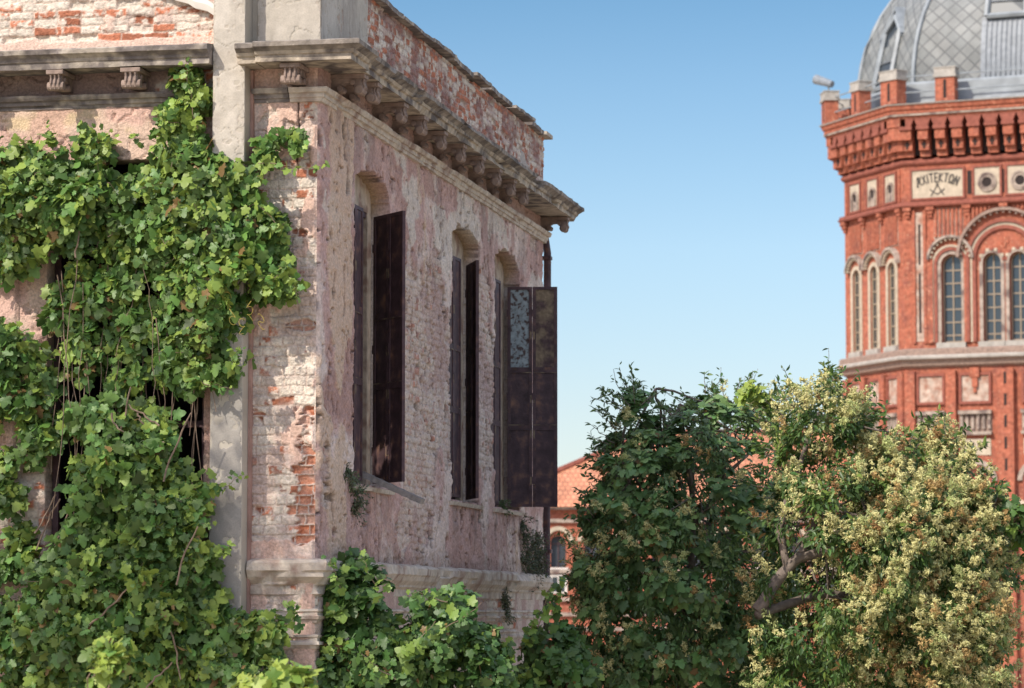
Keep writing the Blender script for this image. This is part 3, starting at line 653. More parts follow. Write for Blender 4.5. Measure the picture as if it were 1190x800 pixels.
def grape_template():
    # five-lobed toothed blade; x across, y from stalk to tip, z out of the blade
    half = [(0, .0), (.16, -.14), (.36, -.12), (.44, .08), (.33, .17), (.54, .36), (.53, .52), (.36, .50), (.30, .62), (.20, .84), (0, 1.0)]
    pts = half + [(-x, y) for x, y in half[-2:0:-1]]
    pts = np.array(pts); z = -.16 * np.abs(pts[:, 0]) ** 1.2 - .22 * (pts[:, 1] - .3) ** 2 + .05 * np.sin(pts[:, 1] * 9 + pts[:, 0] * 7)
    v = np.column_stack([pts, z]); c = np.array([[0, .30, .0]]); v = np.vstack([c, v]); n = len(pts)
    f = [(0, 1 + i, 1 + (i + 1) % n) for i in range(n)]
    return v, np.array(f)
def oval_template():
    y = [0, .3, .65, 1.0]; w = [.03, .21, .17, .0]
    v = [(0, 0, 0), (-.2, .32, .05), (0, .32, -.02), (.2, .32, .05), (-.17, .66, .02), (0, .68, -.06), (.17, .66, .02), (0, 1.05, -.16)]
    f = [(0, 2, 1), (0, 3, 2), (1, 2, 5), (1, 5, 4), (2, 3, 6), (2, 6, 5), (4, 5, 7), (5, 6, 7)]
    return np.array(v), np.array(f)
def leaves(P, N, tipdir, size, tpl, col):
    """P (n,3) stalk points, N normals, tipdir approx tip direction, size (n,), col (n,3)"""
    tv, tf = tpl; N = unit(N); Yd = unit(tipdir - N * (tipdir * N).sum(1, keepdims=True)); Xd = np.cross(Yd, N)
    vv = (P[:, None] + size[:, None, None] * (tv[None, :, 0:1] * Xd[:, None] + tv[None, :, 1:2] * Yd[:, None] + tv[None, :, 2:3] * N[:, None]))
    k = len(tv); F = (tf[None] + (np.arange(len(P)) * k)[:, None, None]).reshape(-1, 3)
    return vv.reshape(-1, 3), F, np.repeat(col, k, axis=0)
class Cloud:
    def __init__(s): s.v, s.f, s.c, s.n = [], [], [], 0
    def add(s, v, f, c): s.v.append(v); s.f.append(f + s.n); s.c.append(c); s.n += len(v)
    def build(s, name, m, par=None, smooth=True):
        return np_mesh(name, np.concatenate(s.v), np.concatenate(s.f), m, par, np.concatenate(s.c), smooth)
GRAPE, OVAL = grape_template(), oval_template()
SUN3 = np.array(sdir)
def leaf_cols(n, r, base, young, share=.2, var=.35):
    t = r.random(n)[:, None]; c = np.array(base) * (1 + var * (r.random((n, 1)) * 2 - 1)) * (1 + .12 * (r.random((n, 3)) * 2 - 1))
    y = (t < share); return np.where(y, c * .35 + np.array(young) * .65, c)
def clumps(C, rad, per, out, r, size, base, young, share=.2, tpl=GRAPE, upw=.45, outw=.6, rnd=.55, flat=1.0, droop=.8, face=None):
    """leaf balls round centres C; out (n,3) outward direction of each clump"""
    n = len(C); idx = np.repeat(np.arange(n), per); m = len(idx)
    d = unit(r.normal(size=(m, 3))); o = out[idx]
    flip = (d * o).sum(1) < -.25; d[flip] *= -1
    q = r.random(m)[:, None] ** .45; P = C[idx] + d * q * rad[idx][:, None] * np.array((1, 1, flat))
    N = unit(outw * o + .35 * d + upw * np.array((0, 0, 1.0)) + rnd * r.normal(size=(m, 3)) * .7 + .25 * SUN3 + (0 if face is None else np.asarray(face)))
    tip = unit(d * .6 + o * .3 + np.array((0, 0, -droop)) + .5 * r.normal(size=(m, 3)))
    sz = size * (0.40 + .95 * r.random(m) ** 1.3); col = leaf_cols(m, r, base, young, 0, .35)
    cs = r.random(n); yy = (cs[idx] < share * 2) & (r.random(m) < .5)
    yy |= (q[:, 0] > .93) & (r.random(m) < share)
    col[yy] = col[yy] * .35 + np.array(young) * .65
    dead = r.random(m) < .022; col[dead] = np.array((.24, .15, .055)) * (.6 + .7 * r.random((int(dead.sum()), 1)))
    return leaves(P, N, tip, sz, tpl, col)
def wob_line(a, b, n, amp, r):
    a, b = np.array(a, float), np.array(b, float); t = np.linspace(0, 1, n)[:, None]; w = np.cumsum(r.normal(size=(n, 3)), 0); w = (w - w[0]) - t * (w[-1] - w[0])
    return a + (b - a) * t + w * amp
VG, VY = (0.110, 0.196, 0.046), (0.30, 0.39, 0.07)

# the big grapevine on the front wall ----------------------------------------------
def climbing_vine():
    r = np.random.default_rng(21)
    root = empty('climbing_vine', tuple(loc2w(-2.0, -.6, -ZC)), 0, 'big green grapevine covering the sunlit front wall left of the grey pilaster', 'vine')
    inv = np.array([root.location.x, root.location.y, 0])
    polys = [  # (outline in the photograph, clumps, offset from the wall, leaves per clump, clump radius)
        ([(-40, 180), (20, 160), (55, 150), (75, 160), (95, 148), (122, 165), (138, 195), (160, 190), (165, 155), (190, 140), (225, 135), (250, 165), (290, 190), (315, 195), (300, 215), (318, 240), (338, 290), (330, 340), (300, 372), (262, 410), (225, 440), (205, 420), (185, 330), (150, 310), (120, 290), (70, 300), (30, 318), (-40, 330)], 185, .46, 56, .22),
        ([(180, 175), (195, 120), (207, 75), (228, 68), (250, 82), (246, 112), (226, 132), (232, 170)], 17, .40, 34, .13),
        ([(285, 180), (310, 155), (335, 145), (352, 152), (362, 172), (345, 178), (325, 170), (305, 195)], 9, .42, 24, .10),
        ([(60, 300), (105, 300), (118, 340), (122, 420), (110, 450), (80, 430), (66, 380)], 16, .50, 40, .17),
        ([(-40, 380), (20, 375), (50, 385), (62, 420), (70, 520), (40, 540), (15, 500), (-40, 490)], 38, .45, 44, .18),
        ([(165, 380), (215, 425), (275, 400), (276, 440), (252, 450), (235, 440), (205, 450), (170, 430)], 14, .6, 40, .18),
        ([(120, 300), (150, 310), (158, 380), (140, 420), (120, 400)], 8, .35, 36, .16),
        ([(70, 470), (110, 455), (150, 470), (175, 450), (215, 465), (222, 510), (205, 530), (238, 555), (246, 590), (255, 620), (268, 650), (252, 680), (262, 715), (300, 735), (280, 810), (-40, 810), (-40, 700), (10, 700), (45, 640), (75, 610), (70, 550), (50, 540)], 185, .60, 56, .24),
        ([(-40, 520), (20, 530), (45, 570), (50, 640), (10, 700), (-40, 700)], 20, .35, 36, .16),
        ([(70, 230), (120, 240), (170, 300), (200, 340), (208, 430), (180, 480), (110, 470), (120, 330)], 38, .30, 32, .15),
        ([(205, 690), (255, 690), (285, 715), (320, 712), (335, 735), (345, 830), (205, 830)], 40, .75, 50, .18),
        ([(318, 205), (328, 245), (345, 300), (342, 340), (318, 365), (300, 330), (305, 240)], 7, .30, 26, .11),
    ]
    cl = Cloud(); up = np.array((0, 0, 1.0)); nf = np.array((-U[0], -U[1], 0.0))
    for poly, n, off, per, rad in polys:
        px, py, d = sample_poly(poly, n, r, 16 if n > 100 else 9 if n > 20 else 4)
        C = []
        for x, y, dd in zip(px, py, d):
            o = off * (0.35 + .65 * min(1, dd / 60)) * r.uniform(.5, 1.25); xx, zz = on_front(x, y, o); C.append(loc2w(xx, -o, zz))
        C = np.array(C) - inv; tint = .72 + .5 * r.random(n)
        out = unit(nf + .2 * up + .6 * r.normal(size=(n, 3)))
        rr = rad * r.uniform(.65, 1.3, n); per = int(per * 1.2)
        v, f, c = clumps(C, rr, per, out, r, .114, VG, VY, .20, GRAPE, .12, .35, 1.0, 1.0, .9, nf * .55)
        c = c * np.repeat(tint, per)[:, None].repeat(len(GRAPE[0]), 0); cl.add(v, f, c)
    # long hanging or rising shoots with spaced leaves
    sh = MB(); tn = MB()
    shoots = [((230, 150), (215, 68), .35), ((300, 190), (378, 190), .5), ((330, 300), (345, 345), .5), ((240, 560), (282, 552), .55), ((190, 160), (186, 140), .5), ((100, 170), (96, 142), .6), ((250, 640), (272, 632), .6),
              ((60, 165), (54, 147), .5), ((120, 190), (130, 158), .5), ((290, 240), (322, 262), .5), ((310, 330), (340, 300), .5), ((220, 440), (268, 452), .5), ((40, 400), (5, 380), .5), ((270, 430), (280, 402), .5)]
    for a, b, o in shoots:
        A_ = loc2w(*[q for q in (on_front(*a, o)[0], -o, on_front(*a, o)[1])]); B_ = loc2w(*[q for q in (on_front(*b, o + .12)[0], -o - .12, on_front(*b, o + .12)[1])])
        p = wob_line(A_, B_, 9, .02, r) - inv; sh.tube(p, .005, .003, 4); k = 22; t = r.random(k) * 8; i = t.astype(int).clip(0, 7)
        P = p[i] + (p[i + 1] - p[i]) * (t - i)[:, None] + r.normal(size=(k, 3)) * .03; sz = .11 * (1.1 - .6 * t / 8) * (.7 + .5 * r.random(k))
        cl.add(*leaves(P, unit(nf * .6 + up * .5 + .5 * r.normal(size=(k, 3))), unit(r.normal(size=(k, 3)) * .6 - up * .5), sz, GRAPE, leaf_cols(k, r, VG, VY, .55)))
    for k in range(110):                                   # free sprays all over, breaking the clumps
        poly = polys[(0, 0, 7, 7, 7)[k % 5]][0]; x, y, dd = (float(q[0]) for q in sample_poly(poly, 1, r, 6)); o = .45 * min(1, .4 + dd / 60)
        q0 = on_front(x, y, o); A_ = np.array(loc2w(q0[0], -o, q0[1])); L = r.uniform(.22, .5)
        B_ = A_ + L * unit(nf * r.uniform(.3, 1) + np.array((V[0], V[1], 0)) * r.normal() * .7 + up * r.uniform(-.9, .6)); p = wob_line(A_, B_, 9, .015, r) - inv; sh.tube(p, .004, .0025, 4)
        kk = int(L * 34); t = r.random(kk) * 8; i = t.astype(int).clip(0, 7); P = p[i] + (p[i + 1] - p[i]) * (t - i)[:, None] + r.normal(size=(kk, 3)) * .03
        cl.add(*leaves(P, unit(nf * .8 + up * .3 + .7 * r.normal(size=(kk, 3))), unit(r.normal(size=(kk, 3)) * .6 - up * .8), .115 * (1.15 - .7 * t / 8) * (.6 + .6 * r.random(kk)), GRAPE, leaf_cols(kk, r, VG, VY, .35)))
    for a in ((255, 325), (268, 360), (285, 372), (292, 350), (262, 340), (300, 366)):   # yellow tendrils
        o = .62; xx, zz = on_front(*a, o); p0 = np.array(loc2w(xx, -o, zz)) - inv; pts = [p0]
        for k in range(16): pts.append(pts[-1] + np.array((.022 * math.cos(k * .7 + a[0]), .008 * r.normal(), -.011 + .018 * math.sin(k * .9 + a[1]))))
        tn.tube(pts, .004, .002, 4)
    cl.build('foliage', M_VINE, root)
    # canes
    for k in range(34):
        x0 = r.uniform(60, 240); y0 = r.uniform(260, 420); x1 = x0 + r.uniform(-35, 35); y1 = y0 + r.uniform(120, 420)
        o = r.uniform(.05, .38); a, b = on_front(x0, y0, o), on_front(x1, min(y1, 820), o)
        sh.tube(wob_line(loc2w(a[0], -o, a[1]), loc2w(b[0], -o * r.uniform(.8, 1.4), b[1]), 10, .022, r) - inv, r.uniform(.004, .011), .004, 5)
    for (a, b, o) in (((190, 560), (222, 480), .7), ((100, 730), (165, 672), .85), ((205, 680), (230, 612), .85), ((195, 720), (210, 790), .8), ((130, 480), (145, 503), .7), ((40, 620), (65, 575), .35), ((70, 580), (42, 640), .3), ((88, 300), (96, 255), .5), ((170, 800), (200, 770), .85), ((60, 640), (120, 520), .3), ((140, 500), (152, 450), .5), ((160, 480), (175, 500), .55), ((185, 495), (150, 470), .55)):
        p, q = on_front(*a, o), on_front(*b, o); sh.tube(wob_line(loc2w(p[0], -o, p[1]), loc2w(q[0], -o, q[1]), 8, .012, r) - inv, .011, .008, 6)
    for k in range(4):
        x = -2.6 + .45 * k; sh.tube(wob_line(loc2w(x, -.5, -6.0), loc2w(x + r.uniform(-.3, .3), -.3, 1.2), 14, .03, r) - inv, .045, .018, 7)
    sh.build('stem', M_STEM, root); tn.build('tendril', M_TEND, root)
climbing_vine()

# overgrown thicket at the foot of the corner -------------------------------------------
def thicket(name, label, cat, poly, n, depth, thick, per, rad, size, base, young, share, tpl, m, seed, stems=5, par=None, outdir=(-.2, -.8, .4), shoots=(), rnd=.9, droop=.9, margin=3):
    r = np.random.default_rng(seed); poly = np.asarray(poly, float)
    cx_, cy_ = poly.mean(0); b = at(cx_, 715, depth)
    root = par or empty(name, (b[0], b[1], 0), 0, label, cat); inv = np.array([root.location.x, root.location.y, 0])
    px, py, d = sample_poly(poly, n, r, margin); dm = np.percentile(d, 90); dep = depth if np.ndim(depth) else np.full(n, float(depth))
    T = thick * np.sqrt(np.clip(d / dm, 0.05, 1)); s = r.uniform(-1, 1, n); s = np.sign(s) * np.abs(s) ** .6
    C = np.array([at(x, y, q + t * k) for x, y, q, t, k in zip(px, py, dep, T, s)]) - inv
    cen = np.array(at(cx_, cy_, depth)) - inv
    out = unit(unit(C - cen) * np.array((1, 1, .9)) + .5 * np.array((0, 0, 1.0)) + .35 * r.normal(size=(n, 3)))
    cl = Cloud(); cl.add(*clumps(C, rad * r.uniform(.6, 1.35, n), per, out, r, size, base, young, share, tpl, .25, .45, rnd, 1.0, droop, (-.1, -.35, 0)))
    sh = MB()
    for a, b2, dd in shoots:
        p = wob_line(at(*a, dd), at(*b2, dd - .2), 8, .015, r) - inv; sh.tube(p, .006, .003, 4); k = 16; t = r.random(k) * 7; i = t.astype(int).clip(0, 6)
        P = p[i] + (p[i + 1] - p[i]) * (t - i)[:, None] + r.normal(size=(k, 3)) * .03
        cl.add(*leaves(P, unit(np.array(outdir) + .5 * r.normal(size=(k, 3))), unit(r.normal(size=(k, 3)) + np.array((0, 0, -.4))), size * (1.15 - .6 * t / 7) * (.7 + .5 * r.random(k)), tpl, leaf_cols(k, r, base, young, .6)))
    cl.build('foliage', m, root)
    for k in range(stems):
        j = r.integers(0, n); foot = np.array((r.uniform(-.4, .4), r.uniform(-.4, .4), -.3)); sh.tube(wob_line(foot, C[j], 12, .05, r), .035, .01, 6)
    for k in range(min(n, 40)):
        j, q = r.integers(0, n, 2)
        if np.linalg.norm(C[j] - C[q]) < 1.2: sh.tube(wob_line(C[j], C[q], 6, .03, r), .008, .005, 4)
    sh.build('stem', M_STEM, root)
    return root, C
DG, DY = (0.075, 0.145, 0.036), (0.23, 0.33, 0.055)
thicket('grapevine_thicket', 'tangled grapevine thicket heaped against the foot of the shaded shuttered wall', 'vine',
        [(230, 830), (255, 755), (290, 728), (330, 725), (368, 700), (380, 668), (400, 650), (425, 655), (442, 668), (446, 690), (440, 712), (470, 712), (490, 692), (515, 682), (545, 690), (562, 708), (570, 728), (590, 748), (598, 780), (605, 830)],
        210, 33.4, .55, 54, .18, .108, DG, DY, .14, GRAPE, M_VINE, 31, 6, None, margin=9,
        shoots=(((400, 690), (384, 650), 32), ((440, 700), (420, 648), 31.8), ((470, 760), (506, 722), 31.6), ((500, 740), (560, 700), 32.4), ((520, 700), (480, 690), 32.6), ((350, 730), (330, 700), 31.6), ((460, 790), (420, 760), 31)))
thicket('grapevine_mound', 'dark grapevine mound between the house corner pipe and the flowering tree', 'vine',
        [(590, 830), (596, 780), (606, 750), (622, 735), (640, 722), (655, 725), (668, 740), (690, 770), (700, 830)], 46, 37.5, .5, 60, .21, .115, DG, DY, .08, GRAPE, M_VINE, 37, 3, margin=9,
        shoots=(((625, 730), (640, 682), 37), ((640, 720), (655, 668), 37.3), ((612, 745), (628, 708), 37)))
def sprig(label, poly, depth, seed, n, size):
    thicket('leafy_shoot', label, 'plant', poly, n, depth, .12, 26, .10, size, (0.16, 0.25, 0.045), (0.36, 0.42, 0.07), .5, GRAPE, M_VINE, seed, 2)
sprig('upright yellow-green leafy shoot rising in the near foreground before the vine wall', [(98, 830), (104, 775), (110, 745), (122, 748), (132, 780), (135, 830)], 24, 41, 11, .11)
sprig('low wide yellow-green shoot tops in the near foreground below the house corner', [(280, 830), (285, 795), (310, 780), (345, 778), (362, 792), (368, 830)], 24, 42, 11, .11)

# small plants rooted in the wall ------------------------------------------------------
def wall_plant(label, pts, off, n, spread, length, seed, col):
    r = np.random.default_rng(seed); s0, z0 = on_side(pts[0][0], pts[0][1], off); o0 = np.array(loc2w(off, s0, z0))
    root = empty('wall_plant', tuple(o0), 0, label, 'plant'); cl = Cloud(); sh = MB()
    for px, py in pts:
        s, z = on_side(px, py, off); b = np.array(loc2w(.0, s, z)) - o0
        for k in range(n):
            d = unit(np.array((V[0], V[1], 0)) * r.uniform(.2, 1) + np.array((U[0], U[1], 0)) * r.normal() * .8 + np.array((0, 0, r.uniform(-1.2, .7))))
            L = length * r.uniform(.5, 1.2); p = [b + d * L * t + np.array((0, 0, -.35 * L * t * t)) + r.normal(size=3) * .008 for t in np.linspace(0, 1, 5)]
            sh.tube(p, .004, .002, 3); m = 30; t = r.random(m) * 3.99; i = t.astype(int); pp = np.array(p)
            P = pp[i] + (pp[i + 1] - pp[i]) * (t - i)[:, None] + r.normal(size=(m, 3)) * spread
            cl.add(*leaves(P, unit(r.normal(size=(m, 3)) + np.array((.3, -.5, .8))), unit(r.normal(size=(m, 3)) + d), .035 * (.5 + r.random(m)), OVAL, leaf_cols(m, r, col, (.14, .18, .06), .2)))
    cl.build('foliage', M_VINE, root); sh.build('stem', M_STEM, root)
GREY = (0.105, 0.125, 0.07)
wall_plant('grey-green tuft hanging from the near end of the first window sill', [(403, 546), (408, 556), (414, 572), (412, 588)], .03, 12, .014, .20, 51, GREY)
wall_plant('dense grey-green bush hugging the far end of the shaded wall above the string course', [(606, 608), (608, 625), (612, 640), (617, 655), (622, 645), (618, 630), (614, 662), (624, 660), (622, 622), (624, 640), (606, 650)], .03, 16, .02, .24, 52, (0.085, 0.105, 0.06))
wall_plant('small ragged tuft growing below the string course near the far corner', [(590, 690), (593, 700), (592, 712)], .10, 10, .015, .17, 53, GREY)
wall_plant('tiny sprig sprouting on the farthest sill beside the open blue-painted shutter', [(583, 588), (582, 584)], .0, 6, .012, .12, 54, (0.12, 0.16, .07))

# trees ---------------------------------------------------------------------------------
LG, LY = (0.085, 0.145, 0.048), (0.16, 0.23, 0.05)
def panicles(C, out, r, size, per=46):
    """flower heads: a spike with short side sprays, each set with tiny pointed florets"""
    n = len(C); ax = unit(out + .35 * r.normal(size=(n, 3)) + np.array((0, 0, .45)))
    nb = 11; bt = r.random((n, nb)) ** .9; bd = unit(r.normal(size=(n, nb, 3))); bd = unit(bd - ax[:, None] * (bd * ax[:, None]).sum(2, keepdims=True) + .55 * ax[:, None])
    S0 = size * r.uniform(.6, 1.3, n); bl = S0[:, None] * (.52 - .40 * bt) * r.uniform(.6, 1.2, (n, nb))
    idx = np.repeat(np.arange(n), per); m = len(idx); bi = r.integers(0, nb, m); u = r.random(m) ** .6
    P = C[idx] + ax[idx] * (bt[idx, bi] * S0[idx])[:, None] + bd[idx, bi] * (u * bl[idx, bi])[:, None] + r.normal(size=(m, 3)) * .010
    tone = r.random(n)[idx][:, None]; vr = .70 + .6 * r.random((m, 1))
    col = np.where(tone < .83, np.array((.64, .60, .275)), np.array((.50, .345, .14))) * vr
    col = np.where(tone < .22, np.array((.46, .50, .20)) * vr, col); col = np.where(tone > .95, np.array((.34, .20, .08)) * vr, col)
    tv = np.array([(-.24, -.3, 0), (.24, -.3, .05), (0, .9, 0), (0, 0, .3)]); tf = np.array([(0, 1, 3), (1, 2, 3), (2, 0, 3)])
    N = unit(bd[idx, bi] * .4 + .9 * r.normal(size=(m, 3)) + np.array((0, -.3, .3))); Y = unit(np.cross(N, r.normal(size=(m, 3)))); X = np.cross(Y, N); sz = .034 * (.6 + .8 * r.random(m))
    v = P[:, None] + sz[:, None, None] * (tv[None, :, 0:1] * X[:, None] + tv[None, :, 1:2] * Y[:, None] + tv[None, :, 2:3] * N[:, None])
    F = (tf[None] + (np.arange(m) * 4)[:, None, None]).reshape(-1, 3)
    return v.reshape(-1, 3), F, np.repeat(col, 4, axis=0)
def limbs(m, pts, r0, r1, r, amp=.03):
    p = np.array(pts, float); q = [p[0]]
    for a, b in zip(p[:-1], p[1:]): q += list(wob_line(a, b, 5, amp, r)[1:])
    m.tube(q, r0, r1, 8)
def tree(label, cat, name, outline, holes, depth, thick, n, per, rad, flow, seed, limb_px, foot, leaf_size=.085, mixvine=0.0, base=LG, young=LY, mg=10, tl=34):
    r = np.random.default_rng(seed); f0 = at(*foot, depth); root = empty(name, (f0[0], f0[1], 0), 0, label, cat); inv = np.array([f0[0], f0[1], 0])
    px, py, d = sample_poly(outline, n * 2, r, mg); sg = r.uniform(-1, 1, len(px))
    ok = np.ones(len(px), bool)
    for h in holes:
        i, dd = in_poly(px, py, h[0]); ok &= ~(i & (r.random(len(px)) < h[1]) & ((sg < .2) | (len(h) < 3)))
    px, py, d, sg = px[ok][:n], py[ok][:n], d[ok][:n], sg[ok][:n]; n = len(px)
    dm = np.percentile(d, 85); T = thick * np.sqrt(np.clip(d / dm, .04, 1)); s = np.sign(sg) * np.abs(sg) ** .55
    C = np.array([at(x, y, depth + t * k) for x, y, t, k in zip(px, py, T, s)]) - inv
    o2 = np.asarray(outline, float); cen = np.array(at(o2[:, 0].mean(), o2[:, 1].mean() + 40, depth)) - inv
    out = unit(unit(C - cen) + .35 * np.array((0, 0, 1.0)) + .35 * r.normal(size=(n, 3)))
    rr = rad * r.uniform(.55, 1.4, n) * np.clip(.45 + d / dm, .5, 1)
    cl = Cloud(); vine = r.random(n) < mixvine
    a = ~vine
    cl.add(*clumps(C[a], rr[a], per, out[a], r, leaf_size, base, young, .12, OVAL, .25, .5, .7, 1.0, .9))
    # loose twigs that break the outline
    tw = MB(); o3 = np.asarray(outline, float); top = [i for i in range(len(o3) - 1) if max(o3[i][1], o3[i + 1][1]) < 720]
    for q in range(90):
        i = top[r.integers(0, len(top))]; t = r.random(); e = o3[i] * (1 - t) + o3[i + 1] * t; nn = np.array([-(o3[i + 1] - o3[i])[1], (o3[i + 1] - o3[i])[0]]); nn = -nn / (np.linalg.norm(nn) + 1e-6)
        dd = r.uniform(-.7, .7); L = r.uniform(8, tl); g = e + nn * L * .6 + np.array((r.normal() * 6, -abs(r.normal()) * 10)); a0 = np.array(at(*(e - nn * 14), depth + dd)) - inv; b0 = np.array(at(*g, depth + dd)) - inv
        p = wob_line(a0, b0, 7, .015, r); tw.tube(p, .007, .003, 4)
        k = int(r.uniform(8, 30)); tt = (r.random(k) ** .7) * 6; ii = tt.astype(int).clip(0, 5); P = p[ii] + (p[ii + 1] - p[ii]) * (tt - ii)[:, None] + r.normal(size=(k, 3)) * .015
        ax = unit(b0 - a0); cl.add(*leaves(P, unit(r.normal(size=(k, 3)) * .7 + np.array((0, -.3, .7))), unit(ax + r.normal(size=(k, 3)) * .8 + np.array((0, 0, -.4))), leaf_size * (.6 + .6 * r.random(k)), OVAL, leaf_cols(k, r, base, young, .25)))
    fo = cl.build('foliage', M_LEAF, root)
    if vine.any():
        cv = Cloud(); cv.add(*clumps(C[vine] + out[vine] * .12, rr[vine] * .95, int(per * .5), out[vine], r, .115, (0.125, 0.215, .075), (0.22, .33, .10), .15, GRAPE, .4, .6, .55)); cv.build('creeper', M_VINE, root)
    # flower heads sit on the outside of the clumps
    k = int(n * flow[0]); w = np.array([flow[1](x, y) for x, y in zip(px, py)]); w = w / w.sum(); j = r.choice(n, k, p=w)
    dirs = unit(out[j] + .75 * r.normal(size=(k, 3)) + np.array((-.1, -.5, .2)) + .35 * SUN3); Cf = C[j] + dirs * (rr[j] * r.uniform(.75, 1.1, k))[:, None]
    b = Cloud(); b.add(*panicles(Cf, dirs, r, .27, 84)); tag(b.build('blossom', M_BLOOM, root, False), kind='stuff')
    m = tw; tr = np.array(at(*foot, depth)) - inv
    limbs(m, [(0, 0, -.3), tr * (1, 1, .5), tr], .13, .085, r, .02)
    for ln in limb_px:
        limbs(m, [np.array(at(x, y, depth + dd)) - inv for x, y, dd in ln[1]], ln[0], ln[0] * .45, r, .012)
    for q in range(n // 5):                                # twigs towards the clumps
        i = r.integers(0, n); ln = limb_px[r.integers(0, len(limb_px))][1]; x, y, dd = ln[r.integers(1, len(ln))]
        s_ = np.array(at(x, y, depth + dd)) - inv
        if np.linalg.norm(C[i] - s_) < 1.9: m.tube(wob_line(s_, C[i], 7, .03, r), .018, .006, 5)
    m.build('trunk', M_BARK, root, True)
    return root
LT = [(650, 830), (660, 760), (666, 700), (670, 640), (676, 600), (692, 565), (698, 520), (710, 484), (724, 458), (740, 455), (756, 466), (768, 505), (778, 484), (792, 464), (820, 458), (852, 456), (876, 462), (896, 475), (912, 520), (915, 600), (925, 700), (930, 830)]
tree('dark green shaded tree draped in grapevine, standing nearest the derelict house', 'tree', 'privet_tree', LT,
     [([(760, 440), (776, 440), (780, 520), (764, 520)], .97), ([(835, 490), (885, 490), (885, 640), (830, 640)], .45), ([(800, 470), (880, 470), (880, 560), (800, 560)], .15)], 41.0, 1.45, 560, 84, .225,
     (.55, lambda x, y: .25 + 1.6 * math.exp(-((x - 740) / 70) ** 2 - ((y - 660) / 90) ** 2) + .8 * (y > 600) + .5 * (x > 860)), 61,
     [(.06, [(795, 760, 0), (800, 680, .0), (806, 600, .1), (800, 530, .2), (790, 470, .2)]), (.03, [(806, 610, .1), (840, 560, .1), (868, 530, 0), (880, 490, 0)]), (.03, [(800, 690, 0), (750, 620, .2), (725, 540, .1), (730, 470, .1)]),
      (.018, [(840, 560, .1), (850, 500, .2), (845, 462, .2)]), (.014, [(776, 500, .1), (768, 470, .1), (762, 452, .1)])], (795, 790), .085, .55, (0.105, 0.175, 0.062), (.19, .27, .07), 12, 28)
RT = [(850, 830), (862, 740), (872, 660), (878, 600), (886, 545), (892, 495), (912, 462), (932, 445), (960, 437), (984, 447), (1000, 466), (1018, 478), (1020, 520), (1036, 516), (1062, 514), (1086, 499), (1104, 498), (1122, 520), (1140, 552), (1165, 580), (1180, 610), (1184, 650), (1180, 700), (1186, 760), (1190, 830)]
tree('sunlit tree covered in cream flower heads in front of the brick tower', 'tree', 'privet_tree', RT,
     [([(895, 580), (1000, 580), (1030, 640), (1020, 720), (900, 720)], .7, 1)], 37.9, 1.45, 480, 84, .235,
     (4.6, lambda x, y: .14 + 1.1 * (x > 985) - .0 + .55 * (y < 560) + .3 * (y > 700) * (x > 985)), 62,
     [(.085, [(880, 710, -.6), (905, 672, -.6), (928, 648, -.6), (960, 640, -.5), (1000, 648, -.3), (1050, 640, .0)]), (.05, [(915, 660, -.6), (905, 620, -.5), (912, 590, -.4), (930, 540, -.2), (950, 480, 0)]),
      (.045, [(928, 650, -.6), (945, 610, -.5), (960, 590, -.6), (985, 598, -.7), (1005, 600, -.7)]), (.03, [(960, 590, -.6), (990, 560, -.3), (1020, 540, 0)]), (.06, [(880, 715, -.6), (960, 690, 0), (1050, 700, .2), (1100, 620, .2), (1110, 540, .1)]),
      (.05, [(1050, 700, .2), (1120, 720, .2), (1150, 660, .1)])], (868, 800), .095, 0.0, (0.080, 0.145, 0.038), (0.22, .30, .06), 19, 22)
# light green vine tip on top of the shaded tree, and one beside the tower foot
thicket('vine_runner', 'thin yellow-green vine runner arching over the gap between the two trees', 'vine', [(858, 462), (868, 446), (880, 452), (902, 462), (898, 468), (878, 466)], 7, 38.5, .1, 14, .07, .11, (0.17, .26, .05), (.36, .44, .08), .5, GRAPE, M_VINE, 71, 0,
        shoots=(((860, 462), (905, 464), 38.5), ((862, 466), (872, 440), 38.5)))
thicket('vine_spray', 'green vine spray leaning out at the right edge before the tower foot', 'vine', [(1140, 575), (1160, 570), (1185, 585), (1200, 600), (1200, 628), (1180, 625), (1160, 605)], 12, 37.3, .2, 22, .13, .11, DG, DY, .2, GRAPE, M_VINE, 72, 0, shoots=(((1100, 640), (1188, 598), 37.6),))

# broad tree beyond the left edge: its crown dapples the lower half of the vine wall
def side_tree():
    r = np.random.default_rng(81); c = np.array((-9.5, 26.8, 12.9)); root = empty('broadleaf_tree', (-9.6, 27.0, 0), 0, 'broad green tree beyond the left edge, shading the lower half of the vine wall', 'tree')
    inv = np.array((-9.6, 27.0, 0)); n = 175; d = unit(r.normal(size=(n, 3))); C = c + d * (r.random((n, 1)) ** .5) * np.array((2.3, 3.2, 2.6)) - inv
    cl = Cloud(); cl.add(*clumps(C, .42 * r.uniform(.6, 1.3, n), 46, unit(d + np.array((0, 0, .4))), r, .14, LG, LY, .1, OVAL, .4, .5, .6)); cl.build('foliage', M_LEAF, root)
    m = MB(); limbs(m, [(0, 0, -.3), (0, 0, 4), (.2, .3, 10)], .24, .14, r, .03)
    for k in range(22): m.tube(wob_line((.1, .2, r.uniform(6.5, 10)), C[r.integers(0, n)], 8, .04, r), .06, .012, 5)
    m.build('trunk', M_BARK, root, True)
side_tree()
